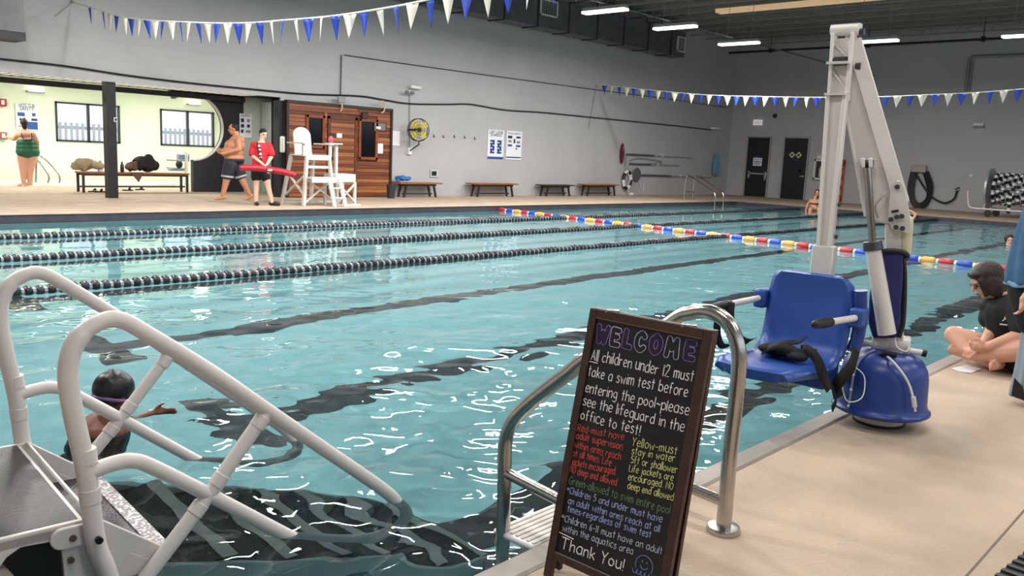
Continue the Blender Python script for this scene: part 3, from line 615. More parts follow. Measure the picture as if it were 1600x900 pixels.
m = MB(); m.tube(bez([wp(984, 250), wp(1000, 247), wp(1030, 251), wp(1032, 254), wp(1005, 256), wp(984, 254)]), .02, 6); tag(m.build('shepherd_hook', al), 'aluminium hook loop between the upper two poles', 'hook')
m = MB(); m.bar(wp(978, 244), wp(978, 263), .04, .03); tag(m.build('pole_bracket', al), 'short upright bar at the left ends of the poles', 'bracket')
q = wp(995, 273); m = MB(); m.lathe([(.02, -.03), (.26, -.02), (.28, 0), (.26, .02), (.02, .03)], q, (0, -1, 0), 22); tag(m.build('skimmer_net', mat('dark_net', '55565a', .7)), 'round grey net head at the left end of the lowest pole', 'net')
q = wp(980, 281, 19.38); t = thing('life_ring', 'white ring buoy with black bands hanging on the wall', 'life ring', q)
for k in range(8):
    m = MB(); a0, a1 = k * math.pi / 4, (k + 1) * math.pi / 4; m.tube([q + Vector((math.cos(a) * .25, 0, math.sin(a) * .33)) for a in np.linspace(a0, a1, 7)], .06, 10); m.build('ring_section' if k % 2 else 'band', white_m if k % 2 == 0 else black_m, t)
m = MB(); m.tube(bez([q + Vector((0, 0, .3)), q + Vector((.12, -.03, 0)), q + Vector((0, -.03, -.3)), q + Vector((.16, -.03, -.55)), q + Vector((.1, -.03, -.7))]), .02, 6); m.build('rope', rope_m, t)
m = MB(); m.tube(bez([wp(997, 274), wp(1001, 290), wp(1005, 298), wp(1006, 285)]), .012, 6); tag(m.build('cord', rope_m), 'thin pale cord loop hanging below the net head', 'cord')
m = MB(); q = wp(983, 303); m.ell((q.x, 19.3, .05), (.09, .09, .06)); tag(m.build('ball', white_m), 'small white ball on the deck under the life ring', 'ball')
t = small('camera_lamp', 1110, 198, 1119, 203, 19.5, white_m, 'small white lamp head at the end of the thick cable', 'lamp', .2, .02)
m = MB(); q = wp(1119, 262, 19.35)
for k in range(7): m.tube(bez([q + Vector((.02 * k - .06, 0, .65)), q + Vector((-.2 + .05 * k, -.03 * (k % 3), .1)), q + Vector((-.15 + .06 * k, 0, -.3)), q + Vector((.25 - .03 * k, 0, -.25)), q + Vector((.22 - .03 * k, -.04, .1)), q + Vector((.02 * k - .03, 0, .6))]), .035, 6)
tag(m.build('net_bag', mat('teal_net', '5f8fae', .6)), 'pale blue mesh bag hanging in the corner past the poles', 'bag')

# ------------------------------------------------------------------ end wall fittings
XW = WX
def ew(px, py, x=XW - .05): return onx(px, py, x)
def door_(n, a0, a1, sill, label):
    yl, yr = ew(a0, 300).y, ew(a1, 300).y; m = MB(); e = .07
    m.box((XW - .06, yr - e, 0), (XW, yr, 2.68)); m.box((XW - .06, yl, 0), (XW, yl + e, 2.68)); m.box((XW - .06, yr, 2.61), (XW, yl, 2.68))
    o = struct(m.build('door_%d_frame' % n, mat('door_frame_grey', '9a9a98', .5), smooth=False))
    m = MB(); m.box((XW - .04, yr, .01), (XW - .005, yl, 2.61)); d_ = m.build('leaf', mat('black_door', '15161b', .45), o, smooth=False)
    return d_, yl, yr
dm = mat('black_door', '15161b', .45)
d1, yl, yr = door_(1, 1162.5, 1196, 0, '')
m = MB(); m.box((XW - .1, yr + .05, .98), (XW - .05, yl - .1, 1.06)); m.box((XW - .1, yl - .22, .8), (XW - .04, yl - .12, 1.12)); m.box((XW - .1, yr + .03, .75), (XW - .04, yr + .12, 1.12)); m.build('push_bar', steel, d1, bevel=.01)
board('door_notice', (yl + yr) / 2 - .22, (yl + yr) / 2 + .2, 1.36, 1.72, 0, 'small white notice on the black exit door', [('NOTICE', .5, .7, .08, navy, .8)], [(.1, .45, .9, .55, navy), (.1, .25, .9, .33, grey_m), (.2, .1, .8, .17, grey_m)], xplane=XW - .045)
m = MB(); q = ((yl + yr) / 2); m.box((XW - .06, q - .17, 1.74), (XW - .045, q + .17, 1.84)); tag(m.build('door_sticker', navy, bevel=.03), 'purple-blue sticker above the notice on the exit door', 'sticker')
d2, yl2, yr2 = door_(2, 1219.5, 1255.5, 0, '')
m = MB(); m.box((XW - .12, yr2 + .06, .98), (XW - .04, yr2 + .22, 1.02)); m.cyl((XW - .06, yr2 + .1, 1.0), (XW - .02, yr2 + .1, 1.0), .05); m.build('lever_handle', steel, d2)
m = MB(); m.box((XW - .14, yl2 - .5, 2.5), (XW - .04, yl2 - .2, 2.58)); m.build('door_closer', mat('dark_metal', '2b2b30'), d2, bevel=.01)
yc = (yl2 + yr2) / 2
for s, l in ((.15, 'left'), (-.15, 'right')):
    c = Vector((XW - .05, yc + s, 1.9)); e = .14; m = MB(); m.prism([c + Vector((0, e, 0)), c + Vector((0, 0, e)), c + Vector((0, -e, 0)), c + Vector((0, 0, -e))], (-.008, 0, 0)); t = m.build('hazard_diamond', mat('pale_yellow', 'd9d8b8', .5))
    tag(t, '%s white hazard diamond on the second black door' % l, 'sign'); m = MB(); m.box((XW - .065, yc + s - .05, 1.85), (XW - .058, yc + s + .05, 1.95)); m.build('symbol', black_m, t)
m = MB(); m.box((XW - .06, yc - .15, 1.66), (XW - .045, yc + .15, 1.78)); tag(m.build('door_sticker', navy, bevel=.03), 'blue oval sticker under the diamonds on the second door', 'sticker')
def eb(name, a, b, mm, label, cat, th=.06, bevel=.01):
    p, q = ew(*a), ew(*b); m = MB(); m.box((XW - th, p.y, q.z), (XW, q.y, p.z)); return tag(m.build(name, mm, bevel=bevel), label, cat)
t = eb('exit_sign', (1177.5, 187), (1190, 195.5), mat('lit_sign', 'ecece6', .4, emit=.35), 'white lit exit sign high above the left black door', 'exit sign', .08)
p = ew(1184, 193.6, XW - .085); text('lettering', 'EXIT', p, (0, -1, 0), (0, 0, 1), .16, mat('faded_red', 'b8837c', .5), t, fit=.3)
t = eb('alarm_bell', (1208.5, 178.5), (1213.5, 183.5), grey_m, 'small round grey bell above and between the doors', 'bell', .05, .02)
m = MB(); q = ew(1211, 181); m.lathe([(.1, 0), (.09, .04), (.02, .06)], (XW - .05, q.y, q.z), (-1, 0, 0), 16); m.build('gong', mat('dark_metal', '2b2b30'), t)
m = MB(); q = ew(1250, 267); m.cyl((XW - .04, q.y, q.z), (XW, q.y, q.z), .05); tag(m.build('push_button', mat('dark_metal', '2b2b30')), 'round dark button right of the second door', 'button')
# extinguisher cabinet
p, q = ew(1274, 249), ew(1288, 281); t = thing('extinguisher_cabinet', 'white framed extinguisher cabinet behind the lift beam', 'cabinet', (XW - .1, p.y, q.z))
yb_ = p.y - .62; m = MB(); e = .07
m.box((XW - .14, yb_, q.z), (XW - .02, p.y, q.z + e)); m.box((XW - .14, yb_, p.z - e), (XW - .02, p.y, p.z)); m.box((XW - .14, yb_, q.z), (XW - .02, yb_ + e, p.z)); m.box((XW - .14, p.y - e, q.z), (XW - .02, p.y, p.z)); m.build('frame', white_m, t, smooth=False)
m = MB(); m.box((XW - .04, yb_, q.z), (XW, p.y, p.z)); m.build('back', mat('dark_metal', '2b2b30'), t, smooth=False)
m = MB(); m.lathe([(.02, 0), (.08, .01), (.08, .34), (.04, .42), (.03, .47)], (XW - .11, (p.y + yb_) / 2, q.z + .1), n=14); m.build('extinguisher', mat('pale_red', 'c9b7b4', .4), t)
t = eb('alarm_strobe', (1277, 243), (1283, 248.5), white_m, 'small white strobe on top of the extinguisher cabinet', 'strobe', .08)
# orange-red backboard
p, q = ew(1307, 248, XW - .12), ew(1313, 315, XW - .12); yA, yB = ew(1304, 300).y, ew(1317, 300).y
t = thing('rescue_backboard', 'orange-red spine board with slots leaning on the end wall', 'backboard', (XW - .1, yA, 0)); om = mat('orange_red', 'c0492f', .45)
m = MB(); m.box((XW - .14, yA, .05), (XW - .09, yA - .07, 1.75)); m.box((XW - .14, yB + .07, .05), (XW - .09, yB, 1.75)); m.box((XW - .14, yA, 1.5), (XW - .09, yB, 1.78)); m.box((XW - .14, yA, .04), (XW - .09, yB, .2)); m.build('board', om, t, bevel=.02)
for k in range(6): m = MB(); z = .3 + k * .2; m.bar((XW - .12, yA - .03, z), (XW - .12, yB + .03, z + (.12 if k % 2 else -.02)), .04, .05); m.build('strap', mat('red_strap', 'a32c22', .6), t)
# hose hanger with black hose
q = ew(1437, 265); t = thing('hose_reel', 'coiled black hose on a beige wall bracket at the end wall', 'hose', (XW - .1, q.y, 1.2))
p, r = ew(1427, 258), ew(1448, 270); m = MB(); m.box((XW - .22, r.y, r.z), (XW, p.y, p.z)); m.build('bracket', mat('beige_plastic', 'ab9d92', .5), t, bevel=.03)
hm = mat('black_rubber', '131316', .55)
for k in range(7):
    m = MB(); w = 5 + k * 1.3; b = 318 + k * 1.2; m.tube(bez([ew(1437 - w, 268, XW - .12 - .015 * (k % 3)), ew(1436 - w - 4, 295, XW - .14), ew(1431 - w * .4, b - 6, XW - .14), ew(1437, b, XW - .14), ew(1446 + w * .3, b - 8, XW - .14), ew(1444 + w, 292, XW - .14), ew(1437 + w, 268, XW - .12)]), .035, 7); m.build('coil', hm, t)
m = MB(); m.tube(bez([ew(1430, 270, XW - .18), ew(1446, 296, XW - .18), ew(1458, 309, XW - .15), ew(1475, 317, XW - .15), ew(1490, 311, XW - .12), ew(1496, 297, XW - .08)]), .035, 7); m.build('hose_end', hm, t)
t = eb('hose_bib', (1491, 293), (1498, 299), steel, 'small tap with black handle at the end of the hose', 'tap', .08)
m = MB(); m.cyl(ew(1492, 296, XW - .1), ew(1499, 293, XW - .1), .025); m.build('handle', black_m, t)
t = eb('outlet', (1514, 272), (1520, 277), white_m, 'small white outlet on the end wall left of the rope reel', 'outlet', .04)
t = eb('emergency_lamp', (1521, 192), (1537, 197.5), white_m, 'white emergency lamp high on the end wall above the rope reel', 'emergency light', .12, .02)
m = MB(); q = ew(1529, 198.5, XW - .1); m.box((XW - .14, q.y + .18, q.z - .02), (XW - .02, q.y - .18, q.z + .06)); m.build('lens', grey_m, t)
m = MB(); m.tube([ew(1509, 142, XW - .08), ew(1515, 92, XW - .08), ew(1518, 89, XW - .08), ew(1640, 85, XW - .08)], .06, 8); m.tube([ew(1513, 142, XW - .08), ew(1519, 96, XW - .08)], .04, 8); tag(m.build('bent_pipe', mat('wall_pipe_grey', '88888a', .5)), 'grey pipe bending along the upper end wall on the right', 'pipe')
# pool ladder at the far side
t = thing('pool_ladder', 'steel pool ladder at the far corner of the pool', 'ladder', (27.6, 15.8, 0))
for x, n in ((27.35, 1), (27.95, 2)):
    m = MB(); m.tube(bez([(x, 16.75, 0), (x, 16.74, .6), (x, 16.7, .82), (x, 16.55, .86), (x, 15.7, .42), (x, 15.5, .3), (x, 15.47, 0), (x, 15.47, -.9)], 5), .028, 8); m.build('rail', steel, t)
    m = MB(); m.cyl((x, 16.75, 0), (x, 16.75, .03), .07); m.build('flange', steel, t)
for z in (-.3, -.6, -.85): m = MB(); m.box((27.35, 15.44, z - .02), (27.95, 15.56, z + .02)); m.build('step', white_m, t)
m = MB(); m.cyl((27.35, 16.72, .3), (27.95, 16.72, .3), .02); m.build('crossbar', steel, t)
# ------------------------------------------------------------------ lane ropes
fb = mat('black_float', '0e1118', .3); fw_ = mat('grey_float', '9a9da4', .35)
def lane_rope(name, a, b, label, pitch=.1):
    a, b = Vector(a), Vector(b); t = thing(name, label, 'lane rope', a, group='black and white lane ropes'); d = (b - a).normalized(); L = (b - a).length
    m = MB(); m.tube([a, b], .038, 8); m.build('cable', fw_, t)
    n = int(L / pitch); pr = {}
    for kind, mm in (('k', fb), ('w', mat('charcoal_float', '23262e', .3))):
        m = MB(); R = .062
        m.lathe([(.02, -.04), (R * .8, -.034), (R, -.018), (R, .012), (R * .75, .028), (.03, .042)], a, d, 10); o = m.build('float', mm, t); pr[kind] = o
    for i in range(n):
        k = 'k' if (i % 2 == 0) else 'w'
        if i in (0, 1): q = pr[k]
        else: q = pr[k].copy(); COL.objects.link(q)
        s = a + d * (pitch * (i + .5)); q.location = s - a + Vector((0, 0, .006 * math.sin(i * .9)))
    return t
for y, l in ((13.12, 'farthest black and white lane rope, nearest the long wall'), (10.82, 'middle black and white lane rope'), (8.52, 'nearest black and white lane rope')):
    lane_rope('lane_rope', (X0, y, ZW + .022), (X1, y, ZW + .022), l)
a, b = Vector((16.3, Y1, ZW + .02)), Vector((15.0, Y0 + .02, ZW + .03)); d = (b - a).normalized()
t = thing('lane_rope', 'red, yellow and blue float rope crossing the pool sideways', 'lane rope', a); m = MB(); m.tube([a, b], .008, 5); m.build('cable', white_m, t)
cols = [mat('rope_red', 'b3262e', .35), mat('rope_blue', '2346b0', .35), mat('rope_yellow', 'e0a045', .35)]; pr = []; i = 0; s = .15; L = (b - a).length
for mm in cols + [white_m]:
    m = MB(); h = .115 if mm is not white_m else .025; R = .062 if mm is not white_m else .045
    m.lathe([(.015, -h), (R * .8, -h * .9), (R, -h * .6), (R, h * .6), (R * .8, h * .9), (.015, h)], a, d, 10); pr.append(m.build('float', mm, t))
used = set()
while s < L - .15:
    for k, off in ((i % 3, 0), (3, .15)):
        if k in used: q = pr[k].copy(); COL.objects.link(q)
        else: q = pr[k]; used.add(k)
        q.location = d * (s + off)
    s += .29; i += 1
# ------------------------------------------------------------------ pennant lines
def pennants(name, xp, pts, ylist, h, w, label, first_blue):
    P_ = [Vector((xp, y, z)) for y, z in pts]; t = thing(name, label, 'pennant string', P_[0]); c = bez(P_, 8)
    m = MB(); m.tube(c, .013, 6); m.build('rope', rope_m, t)
    ys = [p.y for p in c]; zs = [p.z for p in c]; pr = {}; rnd = random.Random(3)
    for i, y in enumerate(ylist):
        z = float(np.interp(-y, [-v for v in ys], zs)); blue = (i % 2 == 0) == first_blue; key = (blue, i % 3)
        if key not in pr:
            m = MB(); dx = (.015, -.01, .03)[i % 3]; bw = w * (1, .9, .8)[i % 3]
            rows = [[(dx * .5 * math.sin(u * 3) , -u * bw / 2 * (1 - k / 6), -h * k / 6) for u in (-1, 0, 1)] for k in range(7)]
            rows = [[(x + dx * k * .25, yy, zz) for x, yy, zz in r] for k, r in enumerate(rows)]
            vs = [v for r in rows for v in r]; fs = [(k * 3 + j, k * 3 + j + 1, k * 3 + j + 4, k * 3 + j + 3) for k in range(6) for j in range(2)]
            m.add([(v[0] + P_[0].x, v[1] + P_[0].y, v[2] + P_[0].z) for v in vs], fs); o = m.build('pennant', flag_blue if blue else flag_white, t)
            sl = o.modifiers.new('thick', 'SOLIDIFY'); sl.thickness = .003; pr[key] = o; q = o
        else: q = pr[key].copy(); COL.objects.link(q)
        q.location = Vector((xp, y, z)) - P_[0]; q.rotation_euler = (rnd.uniform(-.05, .05), rnd.uniform(-.08, .08), rnd.uniform(-.45, .45))
    return t
ylist = []; y = 18.55
while y > -.5: ylist.append(y); y -= .326
pennants('pennant_string', 7.1, [(19.45, 4.12), (18.7, 3.97), (16.74, 3.595), (14.2, 3.336), (12.52, 3.208), (11.42, 3.17), (10.13, 3.136), (9.0, 3.148), (8.25, 3.175), (5.5, 3.32), (2.5, 3.6), (-1, 4.05)], ylist, .33, .2, 'nearer blue and white pennant string across the top left', True)
ylist = []; y = 19.11
while y > -.5: ylist.append(y); y -= .3335
pennants('pennant_string', 25.2, [(19.42, 4.04), (17.54, 3.842), (14.98, 3.607), (12.7, 3.514), (10.85, 3.47), (9.17, 3.467), (7.96, 3.502), (6.84, 3.536), (5.65, 3.613), (3, 3.8), (-1, 4.2)], ylist, .33, .26, 'farther blue and white pennant string near the end wall', True)
for xp, yy, z in ((7.1, 19.45, 4.12),): m = MB(); m.tube([(xp, 19.5, z), (xp, 19.4, z)], .03, 6); m.tube([(xp, 19.44, z), (xp - .35, 19.46, z - .35)], .006, 4); tag(m.build('banner_anchor', grey_m), 'small wall anchor holding the nearer pennant string', 'anchor')
# ------------------------------------------------------------------ lane rope reel by the end wall
t = thing('rope_reel', 'wheeled storage reel wound with black and white lane rope', 'reel', (32.4, 7.4, 0)); xr = 32.4; yw = onx(1548, 290, xr).y; zc = .95; R_ = .68
for y in (yw, 3.6):
    m = MB(); m.lathe([(R_ - .04, -.03), (R_, -.03), (R_, .03), (R_ - .04, .03), (R_ - .06, 0), (.2, .02), (.04, .03), (.04, -.03), (.2, -.02), (R_ - .06, -.0)], (xr, y, zc), (0, 1, 0), 40); w = m.build('flange', mat('reel_grey', 'a5a6aa', .35, .4), t)
    for k in range(6):
        a = k * math.pi / 3 + .3; m = MB(); m.bar((xr + math.cos(a) * .05, y, zc + math.sin(a) * .05), (xr + math.cos(a) * (R_ - .03), y, zc + math.sin(a) * (R_ - .03)), .04, .03); m.build('spoke', mat('reel_grey', 'a5a6aa'), w)
pr = {}
for layer, (R2, nn) in enumerate(((.28, 12), (.4, 17), (.5, 20))):
    for row in range(7 if layer == 2 else 4):
        for k in range(nn):
            a = 2 * math.pi * k / nn + row * .15; y = yw - .16 - row * .15 - layer * .02
            if layer < 2 and row > 0: continue
            col = (k + row) % 2
            if col not in pr:
                m = MB(); m.lathe([(.012, -.05), (.05, -.035), (.062, 0), (.05, .035), (.012, .05)], (xr, y, zc), (1, 0, 0), 8); q = m.build('float', white_m if col else fb, t); pr[col] = (q, Vector((xr, y, zc)))
            else: q = pr[col][0].copy(); COL.objects.link(q)
            q.rotation_euler = (0, 0, 0); base = pr[col][1]; cpos = Vector((xr + math.cos(a) * R2, y, zc + math.sin(a) * R2)); rot = Matrix.Rotation(-a - math.pi / 2, 3, 'Y')
            rel = base - Vector(t.location); q.rotation_euler = rot.to_euler(); q.location = (cpos - Vector(t.location)) - rot @ rel
for k in range(7):
    q = pr[k % 2][0].copy(); COL.objects.link(q); base = pr[k % 2][1] - Vector(t.location); rot = Matrix.Rotation(math.pi / 2, 3, 'Y'); q.rotation_euler = rot.to_euler()
    q.location = Vector((xr - .5, yw - .75, zc - .15 - k * .1)) - Vector(t.location) - rot @ base
m = MB(); m.cyl((xr, yw + .1, zc), (xr, 3.5, zc), .05); m.build('axle', mat('reel_grey', 'a5a6aa'), t)
m = MB(); x_ = xr - .55
m.tube(bez([(x_, yw + .55, .85), (x_, yw + .5, .5), (x_, yw + .42, .3), (x_, yw + .2, .26), (x_, yw - .5, .26), (x_, 3.5, .26)], 4), .03, 8); m.tube([(xr + .5, yw + .3, .26), (xr + .5, 3.5, .26)], .03, 8)
for y in (yw, 3.6): m.tube([(x_, y, .26), (xr, y, zc)], .03, 8); m.tube([(xr + .5, y, .26), (xr, y, zc)], .03, 8)
m.build('frame', mat('pale_metal', 'cfc6c6', .35, .3), t)
for x in (x_, xr + .5):
    for y in (yw - .15, 3.8): m = MB(); m.lathe([(.03, -.03), (.11, -.03), (.12, 0), (.11, .03), (.03, .03)], (x, y, .12), (1, 0, 0), 14); m.cyl((x, y, .12), (x, y, .26), .02, n=6); m.build('caster', black_m, t)
# ------------------------------------------------------------------ lifeguard chair
P = onz(500, 321); gx, gy = P.x, P.y; wm_ = mat('chair_white', 'cacac4', .45, var=.03, vs=4)
t = thing('lifeguard_chair', 'tall white lifeguard chair with a rounded back and side box, by the pool edge', 'lifeguard chair', (gx, gy, 0))
def G(x, y, z): return Vector((gx + x, gy + y, z))
def gp(name, *bars, par=None, w=.08, h=.05):
    m = MB()
    for b_ in bars: m.bar(b_[0], b_[1], *(b_[2:] if len(b_) > 2 else (w, h)))
    return m.build(name, wm_, par or t, bevel=.004, smooth=False)
Hs = 1.12
for sx in (-1, 1):
    gp('leg', (G(-.08 + sx * .3, -.02, Hs), G(-.08 + sx * .44, -.12 if sx < 0 else -.05, 0), .09, .06)); gp('leg', (G(-.08 + sx * .3, .62, Hs), G(-.08 + sx * .4, .85, 0), .09, .06))
gp('crossbrace', (G(-.45, -.08, .2), G(-.4, .7, .7)), (G(-.45, .75, .2), G(-.4, 0, .7)), w=.06, h=.03)
gp('crossbrace', (G(-.45, -.07, .08), G(.3, -.05, .6)), (G(.34, -.07, .1), G(-.4, -.05, .6)), w=.06, h=.03)
m = MB()
for k in range(5): m.box(G(-.42, .0 + k * .125, Hs), G(.27, .11 + k * .125, Hs + .03))
m.build('seat', wm_, t, bevel=.004, smooth=False)
gp('seat_apron', (G(-.42, -.03, Hs - .02), G(.27, -.03, Hs - .02), .03, .12), w=.05, h=.12); gp('seat_apron', (G(-.42, 0, .88), G(.27, 0, .88)), w=.04, h=.06)
for k in range(5):
    x = -.31 + k * .094; ht = lambda q: .46 + .2 * math.sqrt(max(0, 1 - ((q + .077) / .237) ** 2))
    poly = [G(x, .56, Hs), G(x + .09, .56, Hs)] + [G(x + .09 * (1 - j / 4), .56 + .16 * ht(x + .09 * (1 - j / 4)), Hs + ht(x + .09 * (1 - j / 4))) for j in range(5)]
    m = MB(); m.prism(poly, (0, .03, 0)); m.build('back_slat', wm_, t, smooth=False)
for sx in (-1, 1):
    x = -.08 + sx * .36; gp('armrest', (G(x, -.05, Hs + .29), G(x, .62, Hs + .29), .12, .03)); gp('arm_post', (G(x, .02, Hs), G(x, .02, Hs + .28)), w=.07, h=.05)
gp('arm_shelf', (G(.26, .1, Hs + .31), G(.62, .1, Hs + .31), .2, .03)); gp('arm_post', (G(.5, .1, .6), G(.5, .1, Hs + .3)), w=.08, h=.06)
m = MB(); m.box(G(-.45, -.32, .62), G(.2, .02, .66)); m.build('footrest', wm_, t, smooth=False); gp('footrest_rail', (G(-.45, -.33, .6), G(.2, -.33, .6), .03, .12))
gp('ladder_side', (G(.02, -.34, .62), G(.06, -.5, 0)), (G(.3, -.34, .62), G(.36, -.5, 0)), w=.05, h=.09)
for z in (.2, .42): gp('step', (G(.02, -.47 + z * .25, z), G(.34, -.47 + z * .25, z), .14, .03))
bx = thing  # side box
m = MB(); m.box(G(.3, -.2, .55), G(.86, .3, .74)); m.build('side_box', wm_, t, bevel=.01, smooth=False)
for (x, y) in ((.33, -.2), (.83, -.2), (.33, .28), (.83, .28)): gp('box_leg', (G(x, y, 0), G(x, y, .56)), w=.06, h=.06)
gp('crossbrace', (G(.33, -.22, .08), G(.83, -.22, .52)), (G(.83, -.22, .08), G(.33, -.22, .52)), w=.06, h=.03); gp('skid', (G(.28, -.25, .02), G(.95, -.25, .02)), (G(-.5, .88, .02), G(.9, .88, .02)), w=.08, h=.04)
m = MB(); m.ell(G(.35, .1, Hs + .4), (.07, .05, .09)); tag(m.build('whistle_pouch', mat('pinkish_red', 'c84a5c', .5)), 'small pink pouch resting on the lifeguard chair arm shelf', 'pouch')
# ------------------------------------------------------------------ pool lift
P = Vector((4.66, 1.53, 0)); Q = lambda x, y, d=0: vp(x, y, P, d)
side = Vector((P.y, -P.x, 0)).normalized(); away = Vector((P.x, P.y, 0)).normalized(); up = Vector((0, 0, 1))
lift = thing('pool_lift', 'tall white and blue pool lift with a blue seat hanging over the water', 'pool lift', P)
m = MB(); m.lathe([(.02, 0), (.125, 0), (.125, .075), (.02, .075)], P, n=36); m.build('anchor', mat('offwhite_metal', 'c9c6c0', .4), lift)
m = MB(); m.lathe([(.13, 0), (.135, .005), (.135, .014), (.12, .014)], P, n=36); m.build('anchor_ring', black_m, lift)
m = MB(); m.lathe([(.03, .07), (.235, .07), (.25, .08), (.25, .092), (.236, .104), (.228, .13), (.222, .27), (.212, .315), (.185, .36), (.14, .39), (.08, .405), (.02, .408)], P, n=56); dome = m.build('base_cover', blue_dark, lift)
sd = (-away * .72 - side * .62).normalized(); m = MB()
m.tube([P + sd * r + up * z for r, z in ((.238, .085), (.231, .13), (.224, .27), (.214, .318), (.187, .363), (.14, .393), (.09, .408))], .006, 6); m.build('cover_seam', mat('seam_grey', '8f99b8', .4), dome)
for z, r in ((.11, .236), (.2, .23), (.28, .226)): m = MB(); m.ell(P + sd * r + up * z, .008, 8, 6); m.build('screw', white_m, dome)
lw = mat('lift_white', 'd6d3cd', .32, var=.03, vs=6, coat=.3); bolt_m = mat('bolt_grey', '53555a', .35, .8)
m = MB(); m.cyl(Q(1362, 533), Q(1422, 541), .052, n=24); m.cyl(Q(1370, 555), Q(1400, 520), .03); m.cyl(Q(1388, 560), Q(1388, 548), .07); hub = m.build('gearbox', lw, lift, bevel=.006)
m = MB(); m.cyl(Q(1328, 531), Q(1444, 552), .016); m.build('cross_tube', white_m, lift); m = MB(); m.cyl(Q(1441, 551), Q(1448, 553), .019); m.build('tube_cap', black_m, lift)
m = MB(); m.bar(Q(1398, 560), Q(1397, 335), .088, .088, up=away); m.build('mast', lw, lift, bevel=.008)
# blue cloth battery cover
m = MB(); rows = []; 
for k, (y, a, b, dd) in enumerate(((392, 1372, 1412, .07), (400, 1368, 1411, .08), (430, 1362, 1411, .085), (470, 1358, 1408, .085), (505, 1357, 1407, .08), (528, 1364, 1400, .07))):
    rows.append([Q(a, y, -dd), Q((a + b) / 2 + (k % 2) * 2, y, -dd - .015), Q(b, y, -dd), Q(b + 1, y, dd), Q(a, y, dd)])
vs = [v for r in rows for v in r]; n = 5; fs = [(k * n + j, k * n + (j + 1) % n, (k + 1) * n + (j + 1) % n, (k + 1) * n + j) for k in range(5) for j in range(n)] + [(0, 1, 2, 3, 4), tuple(range(25, 30))]
m.add(vs, fs); cov = m.build('battery_cover', mat('navy_cloth', '1d2360', .75, var=.2, vs=8, bump=.2, bs=14), lift, bevel=.01)
m = MB(); m.tube(bez([Q(1409, 392, -.06), Q(1413, 430, -.05), Q(1411, 500, -.05), Q(1404, 527, -.05)]), .014, 6); m.tube(bez([Q(1370, 395, -.09), Q(1390, 391, -.1), Q(1412, 394, -.08), Q(1418, 402, -.05), Q(1410, 408, -.07)]), .012, 6); m.build('cover_hem', black_m, cov)
m = MB(); m.cyl(Q(1414, 396, -.02), Q(1416, 347, -.02), .03, .035); m.ell(Q(1416, 346, -.02), .035); m.build('actuator_motor', mat('ivory_plastic', 'cfc8a8', .4), lift)
m = MB(); m.cyl(Q(1408, 392, -.03), Q(1409, 350, -.03), .012); m.build('motor_bracket', bolt_m, lift)
# joint plates
for s, nme in ((-.075, 'near'), (.06, 'far')):
    arc = [Q(1402 + 11 * math.cos(t), 295 - 13 * math.sin(t), s) for t in np.linspace(0, math.pi, 9)]
    m = MB(); m.prism(arc + [Q(1387, 346, s), Q(1394, 358, s), Q(1420, 366, s), Q(1425, 358, s), Q(1421, 330, s)], away * .012)
    pl = m.build('joint_plate', lw, lift, bevel=.003)
    if s < 0:
        for (x, y) in ((1402, 292), (1392, 343), (1401, 339), (1409, 338), (1400, 355), (1410, 357)): m = MB(); m.cyl(Q(x, y, s - .02), Q(x, y, s), .013, n=8); m.build('bolt', bolt_m, pl)
        m = MB(); m.bar(Q(1393, 331, s - .003), Q(1404, 329, s - .003), .012, .006, up=away); m.build('slot', black_m, pl)
# main arm: box section, narrow face painted lighter as if lit, and a broad cheek
arm_poly = [Q(1321, 46, -.05), Q(1337, 52, -.05), Q(1421, 312, -.05), Q(1412, 330, -.05), Q(1392, 352, -.05), Q(1364, 346, -.05), Q(1352, 338, -.05), Q(1317, 150, -.05)]
m = MB(); m.prism(arm_poly, away * .1); arm = m.build('arm', lw, lift, bevel=.008)
m = MB(); m.bar(Q(1334, 62, -.062), Q(1409, 318, -.062), .075, .022, up=away); m.build('arm_flange', mat('lift_white_lit', 'e4e1dc', .3), arm, bevel=.005)
m = MB(); m.tube([Q(1318, 150, -.055), Q(1352, 338, -.055)], .008, 6); m.build('arm_edge', lw, arm)
m = MB(); m.tube(bez([Q(1386, 300, -.08), Q(1380, 306, -.1), Q(1368, 322, -.1), Q(1372, 340, -.08)]), .005, 5); m.build('cable', mat('cable_grey', '9a9a9a', .5), arm)
# actuator
m = MB(); m.cyl(Q(1386, 522, -.1), Q(1364, 388, -.1), .046, .04, n=20); m.build('actuator_tube', lw, lift)
m = MB(); m.cyl(Q(1364.5, 391, -.1), Q(1363, 377, -.1), .05, .047, n=20); m.build('actuator_collar', bolt_m, lift, bevel=.004)
m = MB(); m.cyl(Q(1363, 380, -.1), Q(1355, 262, -.1), .019, n=16); m.build('actuator_rod', mat('chrome_rod', '9a9490', .12, 1.0), lift)
m = MB(); m.bar(Q(1349, 262, -.1), Q(1348, 247, -.1), .02, .06, up=away); m.bar(Q(1361, 262, -.1), Q(1360, 247, -.1), .02, .06, up=away); m.build('clevis', white_m, lift, bevel=.004)
m = MB(); m.cyl(Q(1345, 256, -.1), Q(1365, 256, -.1), .02); m.build('clevis_pin', black_m, lift)
